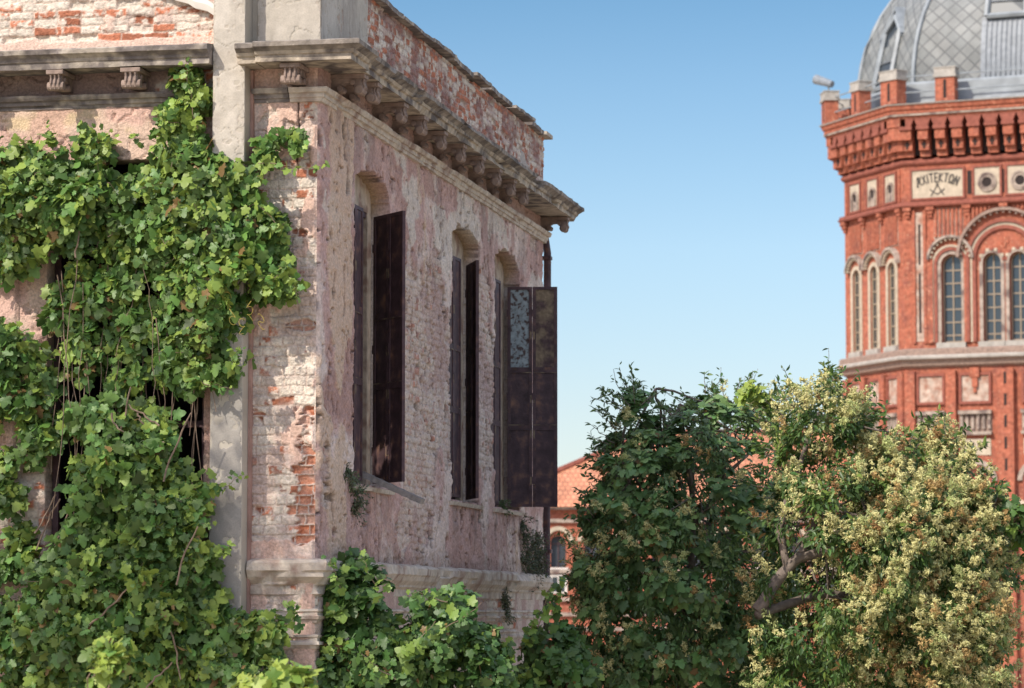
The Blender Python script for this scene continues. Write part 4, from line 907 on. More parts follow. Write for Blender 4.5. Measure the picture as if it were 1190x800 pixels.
# ------------------------------------------------------------------ the red brick tower
TK = at(1052, 420, 145.0)[:2]; TRZ = R(-23)
HM, RA = 4.80, 8.92                                     # half width of a main face, its distance from the axis
ct, st_ = math.cos(TRZ), math.sin(TRZ)
TC = np.array([TK[0] - (-HM * ct + RA * st_), TK[1] - (-HM * st_ - RA * ct)])
tower = empty('brick_tower', (TC[0], TC[1], 0), TRZ, 'tall red brick octagonal tower with grey scaled dome and arched windows', 'tower')
HCF = (RA - HM) / math.sqrt(2)                          # half width of a canted face
RC = (RA + HM) / math.sqrt(2)
FACES = [(-90, RA, HM), (-135, RC, HCF), (180, RA, HM), (-45, RC, HCF), (0, RA, HM), (45, RC, HCF), (90, RA, HM), (135, RC, HCF)]
def face_T(deg, ap):
    a = R(deg); n = (math.cos(a), math.sin(a)); t = (-math.sin(a), math.cos(a))
    return lambda x, o, z: (n[0] * (ap + o) + t[0] * x, n[1] * (ap + o) + t[1] * x, z + ZC)
unit3 = lambda v: v / np.linalg.norm(v)
def octa(off, z):                                       # corner ring pushed out by off (mitred)
    h = HM + off * math.tan(R(22.5)); r = RA + off
    return [(-h, -r, z + ZC), (h, -r, z + ZC), (r, -h, z + ZC), (r, h, z + ZC), (h, r, z + ZC), (-h, r, z + ZC), (-r, h, z + ZC), (-r, -h, z + ZC)]
def ring(name, prof, mt, par=None):                     # profile of (o,z) swept round the octagon
    m = MB(); m.strip([octa(o, z) for o, z in prof], True); return m.build(name, mt, par or tower)
def arch_pts(xc, zs, r, n=14, el=1.0):
    return [(xc + r * math.cos(math.pi - math.pi * i / n), zs + el * r * math.sin(math.pi * i / n)) for i in range(n + 1)]
def arch_band(m, T, xc, zs, r0, r1, o0, o1, zb=None, n=14):
    """raised band round an arch, with legs down to zb"""
    inn = arch_pts(xc, zs, r0, n); out = arch_pts(xc, zs, r1, n)
    if zb is not None: inn = [(xc - r0, zb)] + inn + [(xc + r0, zb)]; out = [(xc - r1, zb)] + out + [(xc + r1, zb)]
    rows = [[T(a[0], o0, a[1]), T(a[0], o1, a[1]), T(b[0], o1, b[1]), T(b[0], o0, b[1])] for a, b in zip(inn, out)]
    m.strip(rows, True); m.add(rows[0], [(0, 1, 2, 3)]); m.add(rows[-1], [(3, 2, 1, 0)])
def arched_wall(m, T, x0, x1, z0, z1, ops, depth=.45, n=14):
    """wall sheet with arched openings (xc, w, zsill, zspring) and their reveals"""
    ops = sorted(ops); x = x0
    Q = lambda a, b, c, d: m.add([T(*p) for p in (a, b, c, d)], [(0, 1, 2, 3)])
    for xc, w, zs, zp in ops:
        l, r_ = xc - w / 2, xc + w / 2
        Q((x, 0, z0), (l, 0, z0), (l, 0, z1), (x, 0, z1))
        if zs > z0: Q((l, 0, z0), (r_, 0, z0), (r_, 0, zs), (l, 0, zs))
        ar = arch_pts(xc, zp, w / 2, n)
        for a, b in zip(ar[:-1], ar[1:]):
            Q((a[0], 0, a[1]), (b[0], 0, b[1]), (b[0], 0, z1), (a[0], 0, z1)); Q((a[0], 0, a[1]), (a[0], -depth, a[1]), (b[0], -depth, b[1]), (b[0], 0, b[1]))
        Q((l, 0, zs), (l, -depth, zs), (l, -depth, zp), (l, 0, zp)); Q((r_, 0, zs), (r_, 0, zp), (r_, -depth, zp), (r_, -depth, zs)); Q((l, 0, zs), (r_, 0, zs), (r_, -depth, zs), (l, -depth, zs))
        x = r_
    Q((x, 0, z0), (x1, 0, z0), (x1, 0, z1), (x, 0, z1))
def arched_window(T, par, xc, w, zs, zp, o, tr=None, rows=6, trimw=.0, trim=None):
    wo = empty('window'); wo.parent = par
    m = MB(); ar = arch_pts(xc, zp, w / 2 + .02); pts = [T(xc - w / 2 - .02, o, zs - .02)] + [T(a, o, b) for a, b in ar] + [T(xc + w / 2 + .02, o, zs - .02)]
    m.add(pts, [tuple(range(len(pts)))]); m.build('pane', M_GLASS, wo)
    m = MB(); arch_band(m, T, xc, zp, w / 2 - .07, w / 2 + .01, o + .005, o + .08, zs)
    m.box(xc - .03, xc + .03, o + .01, o + .055, zs, zp + w / 2 - .07, T)
    for k in range(rows):
        z = zs + (zp - zs) * (k + .6) / rows
        m.box(xc - w / 2 + .065, xc + w / 2 - .065, o + .012, o + .05, z - .03, z + .03, T)
    m.box(xc - w / 2 + .07, xc + w / 2 - .07, o + .004, o + .09, zs, zs + .09, T)
    m.build('frame', M_GLAZ, wo)
    return wo
def each(mb, name, mt, par):                            # one object per separate solid (box = 6 faces)
    for i in range(0, len(mb.f), 6):
        q = MB(); fs = mb.f[i:i + 6]; b = min(min(f) for f in fs); e = max(max(f) for f in fs) + 1
        q.v = mb.v[b:e]; q.f = [tuple(k - b for k in f) for f in fs]; q.m = [0] * len(fs); q.build(name, mt, par)
def tower_face(deg, ap, hw, main):
    T = face_T(deg, ap); fa = empty('wall_face'); P = tower
    fa.parent = tower
    if main: ops = [(-2.55, .95, 12.6, 16.25), (2.55, .95, 12.6, 16.25), (-.62, .84, 12.6, 16.3), (.62, .84, 12.6, 16.3)]
    else: ops = [(-1.75, .72, 12.6, 16.2), (0, .72, 12.6, 16.2), (1.75, .72, 12.6, 16.2)]
    # window storey sheet
    m = MB(); arched_wall(m, T, -hw, hw, 12.4, 19.0, ops, .42 if main else .16)
    m.build('brick_sheet', M_TBR, fa)
    for xc, w, zs, zp in ops:
        wo = arched_window(T, tower, xc, w, zs, zp, -.40 if main else -.145)
        m = MB(); arch_band(m, T, xc, zp, w / 2 + .002, w / 2 + (.20 if not main else .17), .003, .05 if not main else .04, zs - .0)
        m.build('archivolt', M_TPALE if not main else M_TTRIM, wo)
        m = MB(); m.box(xc - w / 2 - .22, xc + w / 2 + .22, .003, .2, zs - .25, zs - .01, T); m.build('sill', M_CAP, wo)
        if main and abs(xc) > 1:
            m = MB(); arch_band(m, T, xc, zp, w / 2 + .18, w / 2 + .33, .002, .10, zs); m.build('archivolt', M_TBR2, wo)
            m = MB(); arch_band(m, T, xc, zp, w / 2 + .35, w / 2 + .45, .002, .07, zs + .05); m.build('archivolt', M_TPALE, wo)
        # toothed hood over each arch
        if not (main and abs(xc) < 1):
            r = w / 2 + (.52 if main else .34); m = MB(); arch_band(m, T, xc, zp + .25, r, r + .12, .002, .26)
            m.mi = 1
            for k in range(13):
                a = math.pi * (k + .5) / 13; c_, s_ = math.cos(a), math.sin(a)
                for q in ((0, .14),):
                    x_, z_ = xc + (r - .07) * c_, zp + .25 + (r - .07) * s_
                    m.box(x_ - .04, x_ + .04, .003, .19, z_ - .05, z_ + .05, T)
            m.build('hood', [M_TTRIM, M_TPALE], wo)
    # corner piers, bands and fins
    m = MB()
    if main:
        # great arch over the pair of lights
        m.mi = 0; arch_band(m, T, 0, 16.45, 1.35, 1.52, .002, .12, 12.6, 20)
        m.mi = 1; arch_band(m, T, 0, 16.45, 1.53, 1.66, .002, .07, 12.6, 20)
        m.mi = 0; arch_band(m, T, 0, 16.45, 1.67, 1.80, .002, .16, 12.6, 20)
        m.mi = 2; arch_band(m, T, 0, 16.55, 2.10, 2.24, .002, .30, None, 20)
        m.mi = 1
        for sx in (-.62, .62):
            for k in range(9):
                a = math.pi * (k + .5) / 9; x_, z_ = sx + .58 * math.cos(a), 16.3 + .58 * math.sin(a)
                m.mi = k % 2; m.box(x_ - .07, x_ + .07, .003, .07, z_ - .07, z_ + .07, T)
        m.mi = 3; m.box(-.06, .06, .004, .05, 16.95, 17.45, T); m.box(-.2, -.063, .004, .05, 17.13, 17.27, T); m.box(.063, .2, .004, .05, 17.13, 17.27, T)
        m.mi = 2
        for k in range(21):
            a = math.pi * (k + .5) / 21; x_, z_ = 2.03 * math.cos(a), 16.55 + 2.03 * math.sin(a); m.box(x_ - .045, x_ + .045, .004, .22, z_ - .05, z_ + .05, T)
    if m.v: m.build('great_arch', [M_TBR2, M_TPALE, M_ASHLAR, M_TBR], fa)
    m = MB(); m2 = MB()
    fin = lambda a, b, z0, z1, n: [m.box(a + (b - a) * (k + .18) / n, a + (b - a) * (k + .82) / n, .003, .09, z0, z1, T) for k in range(n)]
    bk = lambda a, b, z0, z1: m2.box(a, b, .001, .012, z0, z1, T)
    if main:
        for sx in (-1, 1):
            a, b = sorted((sx * 1.95, sx * 3.35)); fin(a, b, 17.55, 18.9, 7); bk(a, b, 17.45, 18.92)
        for k in range(18):
            x0 = -1.75 + 3.5 * k / 18; xm = x0 + .1; zt = 16.55 + math.sqrt(max(0, 2.27 ** 2 - xm ** 2)) + .06
            if zt < 18.85: m.box(x0 + .03, x0 + .15, .003, .09, zt, 18.9, T)
        m.mi = 0
    else:
        for xc in (-1.75, 0, 1.75): fin(xc - .62, xc + .62, 17.35, 18.7, 7); bk(xc - .64, xc + .64, 17.3, 18.72)
    each(m, 'brick_fin', M_TBR, fa); each(m2, 'fin_backing', M_TWORN, fa)
    if main:
        for sx in (-1, 1):                                # tall blank slits beside the corner
            m = MB(); m.mi = 0; m.box(sx * 4.05 - .19, sx * 4.05 + .19, .002, .02, 12.7, 18.75, T); m.mi = 1
            m.box(sx * 4.05 - .05, sx * 4.05 + .05, .021, .035, 13.1, 15.9, T); m.box(sx * 4.05 - .05, sx * 4.05 + .05, .021, .035, 16.3, 18.2, T)
            m.build('blank_slit', [M_TWORN, M_BLACK], fa)
            m = MB(); m.box(sx * 4.05 - .33, sx * 4.05 - .195, .002, .10, 12.6, 18.9, T); m.box(sx * 4.05 + .195, sx * 4.05 + .33, .002, .10, 12.6, 18.9, T); each(m, 'brick_rib', M_TBR, fa)
        m = MB()
        for x in (-3.55, -1.78, 1.78, 3.55): m.box(x - .14, x + .14, .002, .12, 12.6, 17.4 if abs(x) > 2 else 16.5, T)
        each(m, 'brick_rib', M_TBR, fa)
    # little corbels under the string
    for x in ([-4.6, -3.5, -1.75, 0, 1.75, 3.5, 4.6] if main else [-2.7, -.9, .9, 2.7]):
        m = MB()
        for q in range(3): m.box(x - .2 + .05 * q, x + .2 - .05 * q, .002, .26 - .07 * q, 18.98 - .16 * q - .16, 18.98 - .16 * q - .001, T)
        m.build('string_corbel', M_TBR, fa)
    # panel frieze
    m = MB(); arch = []
    hw2 = hw
    m.add([T(-hw, 0, 19.0), T(hw, 0, 19.0), T(hw, 0, 21.3), T(-hw, 0, 21.3)], [(0, 1, 2, 3)])
    m.build('brick_sheet', M_TBR, fa); m = MB(); m.add([T(-hw, 0, 11.5), T(hw, 0, 11.5), T(hw, 0, 12.4), T(-hw, 0, 12.4)], [(0, 1, 2, 3)])
    m.build('brick_sheet', M_TBR, fa)
    pan = [(-3.15, 1.22, 't'), (-.78, .60, 'r'), (.78, .60, 'r'), (2.35, .60, 'r'), (3.75, .60, 'r')] if main else [(-1.75, .5, 'a'), (0, .5, 'a'), (1.75, .5, 'a')]
    for x, w2, kind in pan:
        pe = empty('inscription_panel' if kind == 't' else 'roundel_panel'); pe.parent = tower
        m = MB(); m.box(x - w2, x + w2, .002, .05, 19.42, 20.72, T); m.build('slab', M_TPALE, pe)
        m = MB(); e = .10
        m.box(x - w2 - e, x - w2 - .002, .002, .11, 19.32, 20.82, T); m.box(x + w2 + .002, x + w2 + e, .002, .11, 19.32, 20.82, T)
        m.box(x - w2, x + w2, .002, .11, 20.722, 20.82, T); m.box(x - w2, x + w2, .002, .11, 19.32, 19.418, T); m.build('surround', M_TBR2, pe)
        if kind == 'r' or kind == 'a':
            rr = .36 if kind == 'r' else .30; zc_ = 20.02
            m = MB(); n = 20
            if kind == 'r':
                for q, (ri, ro, o0, o1) in enumerate(((rr, rr + .09, .051, .13), (rr - .13, rr - .03, .051, .10))):
                    rows = [[T(x + r_ * math.cos(2 * math.pi * i / n), o_, zc_ + r_ * math.sin(2 * math.pi * i / n)) for r_, o_ in ((ri, o0), (ri, o1), (ro, o1), (ro, o0))] for i in range(n + 1)]
                    m.strip(rows, True)
                m.build('ring', M_TTRIM, pe); m = MB(); m.add([T(x + (rr - .12) * math.cos(2 * math.pi * i / n), .056, zc_ + (rr - .12) * math.sin(2 * math.pi * i / n)) for i in range(n)], [tuple(range(n))]); m.build('hole', M_BLACK, pe)
            else:
                arch_band(m, T, x, zc_, rr - .06, rr + .04, .051, .12, 19.45); m.build('ring', M_TTRIM, pe)
                m = MB(); ar = arch_pts(x, zc_, rr - .07); m.add([T(x - rr + .07, .055, 19.45)] + [T(a, .055, b) for a, b in ar] + [T(x + rr - .07, .055, 19.45)], [tuple(range(len(ar) + 2))]); m.build('hole', M_TTRIM, pe)
                m = MB(); m.add([T(x + .16 * math.cos(2 * math.pi * i / n), .07, zc_ + .02 + .2 * math.sin(2 * math.pi * i / n)) for i in range(n)], [tuple(range(n))]); m.build('hole', M_BLACK, pe)
        elif kind == 't': inscription(T, x, pe)
    m = MB()
    for x in ([-1.68, -1.58, 0.0, 1.55, 3.05] if main else [-.87, .87]): m.box(x - .05, x + .05, .002, .016, 19.5, 20.6, T)
    each(m, 'slot', M_BLACK, fa)
    m = MB()
    for x in ([0.12, 1.42, 1.68, 2.95] if main else [-.98, -.76, .76, .98, -2.6, 2.6]): m.box(x - .07, x + .07, .002, .08, 19.35, 20.85, T)
    each(m, 'brick_rib', M_TBR, fa)
    # corbel table under the parapet walk
    cs = np.arange(-hw + .35, hw - .1, (2 * hw - .7) / (11 if main else 6) - 1e-6)
    d = MB()
    for i, x in enumerate(cs):
        m = MB()
        for q, (o1, za, zb) in enumerate(((.28, 21.35, 21.62), (.50, 21.625, 22.1), (.74, 22.105, 22.55))):
            m.box(x - .24, x + .24, .001, o1, za, zb, T)
        m.mi = 1; m.box(x - .3, x + .3, .001, .84, 22.555, 22.72, T)
        d.box(x - .05, x + .05, .505, .53, 21.70, 22.05, T); d.box(x - .12, x + .12, .502, .52, 21.84, 21.93, T)
        if i < len(cs) - 1:
            xm = (x + cs[i + 1]) / 2; g = (cs[i + 1] - x) / 2
            d.box(xm - g * .38, xm + g * .38, .002, .03, 21.45, 22.6, T)
            for sx in (-1, 1):
                m.add([T(xm + sx * g * .38, .80, 22.725), T(xm + sx * g, .80, 22.725), T(xm + sx * g, .80, 23.1), T(xm, .80, 23.1)], [(0, 1, 2, 3) if sx < 0 else (3, 2, 1, 0)])
                m.add([T(xm + sx * g * .38, .80, 22.725), T(xm, .80, 23.1), T(xm, .1, 23.1), T(xm + sx * g * .38, .1, 22.725)], [(0, 1, 2, 3)])
        m.build('corbel', [M_TBR, M_TBR2], fa)
    each(d, 'arrow_slot', M_BLACK, fa)
    # lower storey
    m = MB(); m.add([T(-hw, -.02, -6), T(hw, -.02, -6), T(hw, -.02, 11.5), T(-hw, -.02, 11.5)], [(0, 1, 2, 3)]); m.build('brick_sheet', M_TBR, fa)
    px = [-4.55, -2.6, 2.6, 4.55] if main else [-2.72, -.95, .95, 2.72]
    m = MB()
    for x in px: m.box(x - .24, x + .24, -.018, .22, -6, 11.3, T)
    if main: m.box(-.38, .38, -.018, .30, -6, 11.3, T)
    each(m, 'pilaster', M_TBR, fa)
    d = MB()
    if main:
        for z in np.arange(.6, 11, 1.0): d.box(-.06, .06, .301, .312, z, z + .55, T)
        each(d, 'slot', M_BLACK, fa)
    bays = [(-3.58, .68), (-1.47, .78), (1.47, .78), (3.58, .68)] if main else [(-1.83, .55), (0, .6), (1.83, .55)]
    for x, w2 in bays:
        inner = main and abs(x) < 2
        m = MB(); m.box(x - w2 * .82, x + w2 * .82, -.015, .02, 9.85, 11.05, T); m.build('worn_panel', M_TWORN, fa)
        m = MB(); w_ = w2 * .82
        m.box(x - w_ - .12, x - w_ - .002, -.015, .10, 9.72, 11.18, T); m.box(x + w_ + .002, x + w_ + .12, -.015, .10, 9.72, 11.18, T); m.box(x - w_, x + w_, -.015, .1, 11.052, 11.18, T); m.box(x - w_, x + w_, -.015, .1, 9.72, 9.848, T)
        m.build('panel_surround', M_TBR2, fa)
        if inner:
            m = MB(); m.box(x - .22, x + .22, -.01, .2, 10.95, 11.4, T); m.box(x - .13, x + .13, -.01, .17, 10.5, 10.949, T); m.box(x - .07, x + .07, -.01, .12, 10.25, 10.499, T); m.build('drop_bracket', M_TBR, fa)
        m = MB(); m.box(x - w2, x + w2, -.015, .26, 9.25, 9.42, T); m.box(x - w2, x + w2, -.015, .24, 8.28, 8.42, T)
        n = int(w2 * 2 / .26)
        each(m, 'dentil_band', M_TTRIM, fa); m = MB()
        for k in range(n): m.box(x - w2 + (k + .25) * 2 * w2 / n, x - w2 + (k + .75) * 2 * w2 / n, -.015, .12, 8.56, 9.249, T)
        each(m, 'dentil', M_TTRIM, fa)
        d = MB(); d.box(x - w2, x + w2, -.017, -.005, 8.43, 9.248, T); d.build('dentil_recess', M_ASHLAR, fa)
        m = MB(); m.mi = 0; m.box(x - w2 * .9, x + w2 * .9, -.015, .03, 7.35, 8.1, T); m.mi = 1; m.box(x - w2 * .7, x - .08, .031, .04, 7.72, 7.95, T); m.box(x + .08, x + w2 * .7, .031, .04, 7.72, 7.95, T); m.build('vent_panel', [M_TPALE, M_BLACK], fa)
        m = MB(); arch_band(m, T, x, 6.15, w2 + .0, w2 + .22, -.015, .12); m.build('blind_arch', M_TTRIM, fa)
        m = MB(); arch_band(m, T, x, 6.15, w2 - .22, w2 - .02, -.015, .06, 4.3); m.build('blind_arch', M_TBR2, fa)
        m = MB(); n = 18; rows = [[T(x + r_ * math.cos(2 * math.pi * i / n), o_, 6.2 + r_ * math.sin(2 * math.pi * i / n)) for r_, o_ in ((.26, -.01), (.26, .08), (.42, .08), (.42, -.01))] for i in range(n + 1)]; m.strip(rows, True); m.build('roundel_ring', M_TBR, fa)
        wo = empty('window'); wo.parent = tower; Tq = T
        m = MB(); ar = arch_pts(x, 4.6, w2 * .62); m.add([T(x - w2 * .62, -.004, 1.0)] + [T(a, -.004, b) for a, b in ar] + [T(x + w2 * .62, -.004, 1.0)], [tuple(range(len(ar) + 2))]); m.build('pane', M_GLASS, wo)
        m = MB(); arch_band(m, T, x, 4.6, w2 * .62 + .002, w2 * .62 + .14, -.015, .1, 1.0); m.build('archivolt', M_TPALE, wo)
        m = MB(); m.box(x - .03, x + .03, -.003, .03, 1.0, 5.0, T); m.build('frame', M_WHITE, wo)
def stroke(m, T, pts, w, o0, o1):
    for a, b in zip(pts[:-1], pts[1:]):
        a, b = np.array(a), np.array(b); d = b - a; L = np.linalg.norm(d)
        if L < 1e-6: continue
        d = d / L; nn = np.array([-d[1], d[0]]) * w / 2; e = d * w * .35
        q = [a - e - nn, b + e - nn, b + e + nn, a - e + nn]
        m.add([T(p[0], o0, p[1]) for p in q] + [T(p[0], o1, p[1]) for p in q], [(4, 5, 6, 7), (0, 1, 5, 4), (1, 2, 6, 5), (2, 3, 7, 6), (3, 0, 4, 7)])
def inscription(T, x, par):
    arc = lambda cx, cy, rx, ry, a0, a1, n=8: [(cx + rx * math.cos(R(a0 + (a1 - a0) * i / n)), cy + ry * math.sin(R(a0 + (a1 - a0) * i / n))) for i in range(n + 1)]
    G = {'A': [[(0, 0), (.42, 1), (.72, 0)], [(.14, .34), (.60, .34)], [(.42, 1)] + arc(.58, .78, .26, .22, 90, -90) + [(.50, .56)], [(0, 0), (-.12, .12)]],
         'X': [[(0, 0), (.6, 1)], [(0, 1), (.6, 0)]], 'I': [[(.1, 0), (.1, 1)]], 'T': [[(.3, 0), (.3, 1)], [(0, 1), (.6, 1)]],
         'E': [[(.5, 0), (0, 0), (0, 1), (.5, 1)], [(0, .5), (.4, .5)]], 'K': [[(0, 0), (0, 1)], [(.55, 1), (0, .45), (.6, 0)]],
         'O': [[(0, 0), (.22, 0)] + arc(.36, .55, .36, .45, 240, -60, 14) + [(.50, 0), (.72, 0)]], 'N': [[(0, 0), (0, 1), (.58, 0), (.58, 1)]]}
    m = MB(); hgt = .40
    word = [('A', .80), ('X', .62), ('I', .22), ('T', .62), ('E', .52), ('K', .60), ('T', .62), ('O', .74), ('N', .6)]
    tot = sum(w for _, w in word) + .22 * 8; RAD = 2.1; zc_ = 20.08 - RAD + .08; pos = 0
    k = 1.9 / (tot * hgt) if tot * hgt > 1.9 else 1.0
    for ch, w in word:
        mid = (pos + w / 2 - tot / 2) * hgt * k; ang = mid / RAD
        for pl in G[ch]:
            pts = []
            for u, v in pl:
                lx, lz = (u - w / 2) * hgt * k, v * hgt
                pts.append((x + math.sin(ang) * (RAD + lz) + math.cos(ang) * lx, zc_ + math.cos(ang) * (RAD + lz) - math.sin(ang) * lx))
            stroke(m, T, pts, .055, .048, .075)
        pos += w + .22
    m.build('lettering', M_INK, par)
    m = MB()                                              # compasses and square
    stroke(m, T, [(x - .30, 19.52), (x, 20.0), (x + .30, 19.52)], .05, .048, .07)
    stroke(m, T, [(x - .34, 19.80), (x, 19.56), (x + .34, 19.80)], .05, .0485, .072)
    stroke(m, T, arc(x, 20.03, .05, .05, 0, 360, 8), .03, .0482, .071)
    m.build('emblem', M_INK, par)
for k, (dg, ap, hw) in enumerate(FACES):
    if k < 4: tower_face(dg, ap, hw, k in (0, 2))
    else:
        T = face_T(dg, ap); m = MB(); m.add([T(-hw, 0, -6), T(hw, 0, -6), T(hw, 0, 22.6), T(-hw, 0, 22.6)], [(0, 1, 2, 3)]); m.build('brick_sheet', M_TBR, tower)
# corner blocks that close the corbel tables
for i in (6, 7, 0, 1):
    m = MB()
    for o1, za, zb in ((.28, 21.35, 21.62), (.50, 21.625, 22.1), (.74, 22.105, 22.72), (.80, 22.725, 23.1)):
        c_ = []
        for f in (-.42, 0, .42):
            a_, b_ = octa(o1, za), octa(o1, zb)
            j = (i + (1 if f > 0 else -1)) % 8; g_ = abs(f)
            for r_ in (a_, b_):
                p, q = np.array(r_[i]), np.array(r_[j]); d_ = unit3(q - p); c_.append(p + d_ * g_)
        k_ = [octa(0.0, za)[i], octa(0.0, zb)[i]]
        vs = c_ + k_; m.add(vs, [(0, 2, 3, 1), (2, 4, 5, 3), (1, 3, 5, 7), (0, 6, 4, 2), (0, 1, 7, 6), (4, 6, 7, 5)])
    m.build('corner_corbel', M_TBR, tower)
# bands round the whole tower
ring('belt_course', [(0.0, 11.45), (.18, 11.55), (.24, 11.75), (.36, 11.85), (.38, 12.02), (.30, 12.06), (.30, 12.28), (.22, 12.34), (.0, 12.38)], M_ASHLAR)
ring('belt_cap', [(.36, 11.82), (.45, 11.86), (.46, 11.96), (.385, 12.025)], M_CAP)
ring('string_course', [(0.0, 19.0), (.28, 19.0), (.32, 19.08), (.25, 19.14), (.25, 19.24), (.0, 19.3)], M_TBR2)
ring('string_course', [(0.0, 20.98), (.10, 21.0), (.16, 21.08), (.16, 21.18), (.02, 21.3)], M_TBR2)
ring('cornice', [(.02, 23.1), (.82, 23.1), (.84, 23.3), (.90, 23.32), (.90, 23.45), (.98, 23.5), (1.04, 23.68), (1.08, 23.70), (.4, 23.79), (-1.2, 23.8)], M_TBR)
ring('cornice_cap', [(.9, 23.725), (1.10, 23.708), (1.12, 23.76), (.5, 23.84), (-.2, 23.86)], M_CAP)
ring('cornice_line', [(.85, 23.20), (.93, 23.21), (.93, 23.29), (.845, 23.305)], M_TTRIM)
ring('belt_course', [(0.0, 4.9), (.10, 4.95), (.14, 5.05), (.14, 5.15), (0, 5.25)], M_TPALE)
# parapet posts with stone caps and the rails between
def post(x, y, rz, w):
    o = empty('parapet_post'); o.parent = tower; o.location = (x, y, ZC + 23.80); o.rotation_euler = (0, 0, rz)
    m = MB(); m.box(-w, w, -.32, .32, 0, 1.12); m.build('shaft', M_TBR, o)
    m = MB(); m.box(-w - .08, w + .08, -.4, .4, 1.121, 1.26); m.box(-w - .04, w + .04, -.36, .36, 1.262, 1.55); m.box(-w - .07, w + .07, -.39, .39, 1.552, 1.60); m.build('stone_cap', M_CAP, o)
    m = MB(); m.box(-.07, .07, -.33, -.321, .15, 1.0); m.box(-w - .009, -w - .001, -.06, .06, .15, 1.0); each(m, 'slot', M_BLACK, o)
for dg, ap, hw in FACES[:5]:
    T = face_T(dg, ap)
    for x in ((-2.5, 2.5) if hw > 4 else (0.0,)):
        p = T(float(x), .62, 0); post(p[0], p[1], R(dg + 90), .40 if abs(dg + 90) > 1 else .46)
cn = octa(.62, 0)
for i in (7, 0, 1, 2, 6): post(cn[i][0], cn[i][1], math.atan2(cn[i][1], cn[i][0]) + R(90), .52)
m = MB()
for k, z in enumerate((24.35, 25.1)):
    c_ = octa(.62, z)
    for i in (5, 6, 7, 0, 1, 2): m.tube([c_[i], c_[(i + 1) % 8]], .035, k=5)
m.build('railing', M_LEAD, tower)
m = MB(); c_ = octa(.66, 25.52)[7]; m.tube([c_, (c_[0] - .05, c_[1], c_[2] + .35)], .05, k=6); m.tube([(c_[0] + .2, c_[1] - .1, c_[2] + .25), (c_[0] - .75, c_[1] + .25, c_[2] + .62)], .17, .24, k=10); m.build('floodlight', M_LEADD, tower)
# dome
DB, DH, DS = 24.0, 8.4, .925
def dome_r(z): return math.sqrt(max(0.0, 1 - (max(0, z - 25.0) / DH) ** 2)) ** .95
def dome_mesh():
    zs = [24.2, 25.0] + [25.0 + DH * math.sin(R(a)) for a in range(6, 88, 6)] + [25.0 + DH * .9995]
    for k in range(8):
        V_, F_, UV = [], [], []
        arc = 0; pz, pr = zs[0], 1.0
        for z in zs:
            r = dome_r(z); arc += math.hypot(z - pz, (r - pr) * RA * DS); pz, pr = z, r
            c_ = octa(0, z); a, b = np.array(c_[k]), np.array(c_[(k + 1) % 8]); hw = np.linalg.norm(b - a) / 2
            for t in np.linspace(0, 1, 9):
                p = a + (b - a) * t; V_.append((p[0] * r * DS, p[1] * r * DS, p[2])); UV.append(((t - .5) * 2 * hw * r * DS, arc))
        for i in range(len(zs) - 1):
            for j in range(8): q = i * 9 + j; F_.append((q, q + 1, q + 10, q + 9))
        me = bpy.data.meshes.new('dome_facet'); me.from_pydata(V_, [], F_); uv = me.uv_layers.new(name='UVMap')
        for lp in me.loops: uv.data[lp.index].uv = UV[lp.vertex_index]
        link('dome_facet', me, M_SCALE if k != 1 else M_SCALE, tower, True)
        m = MB(); m.tube([np.array(octa(0, z)[k]) * np.array((dome_r(z) * DS * 1.004, dome_r(z) * DS * 1.004, 1)) for z in zs], .11, .09, k=6); m.build('dome_rib', M_LEAD, tower, True)
dome_mesh()
ring('dome_kerb', [(-1.0, 23.8), (-.35, 23.82), (-.36, 24.9), (-.45, 25.02), (-.75, 25.06), (-.95, 25.3)], M_LEAD)
ring('roof_walk', [(-.3, 23.87), (-.36, 24.15), (-.9, 24.2)], M_LEADD)
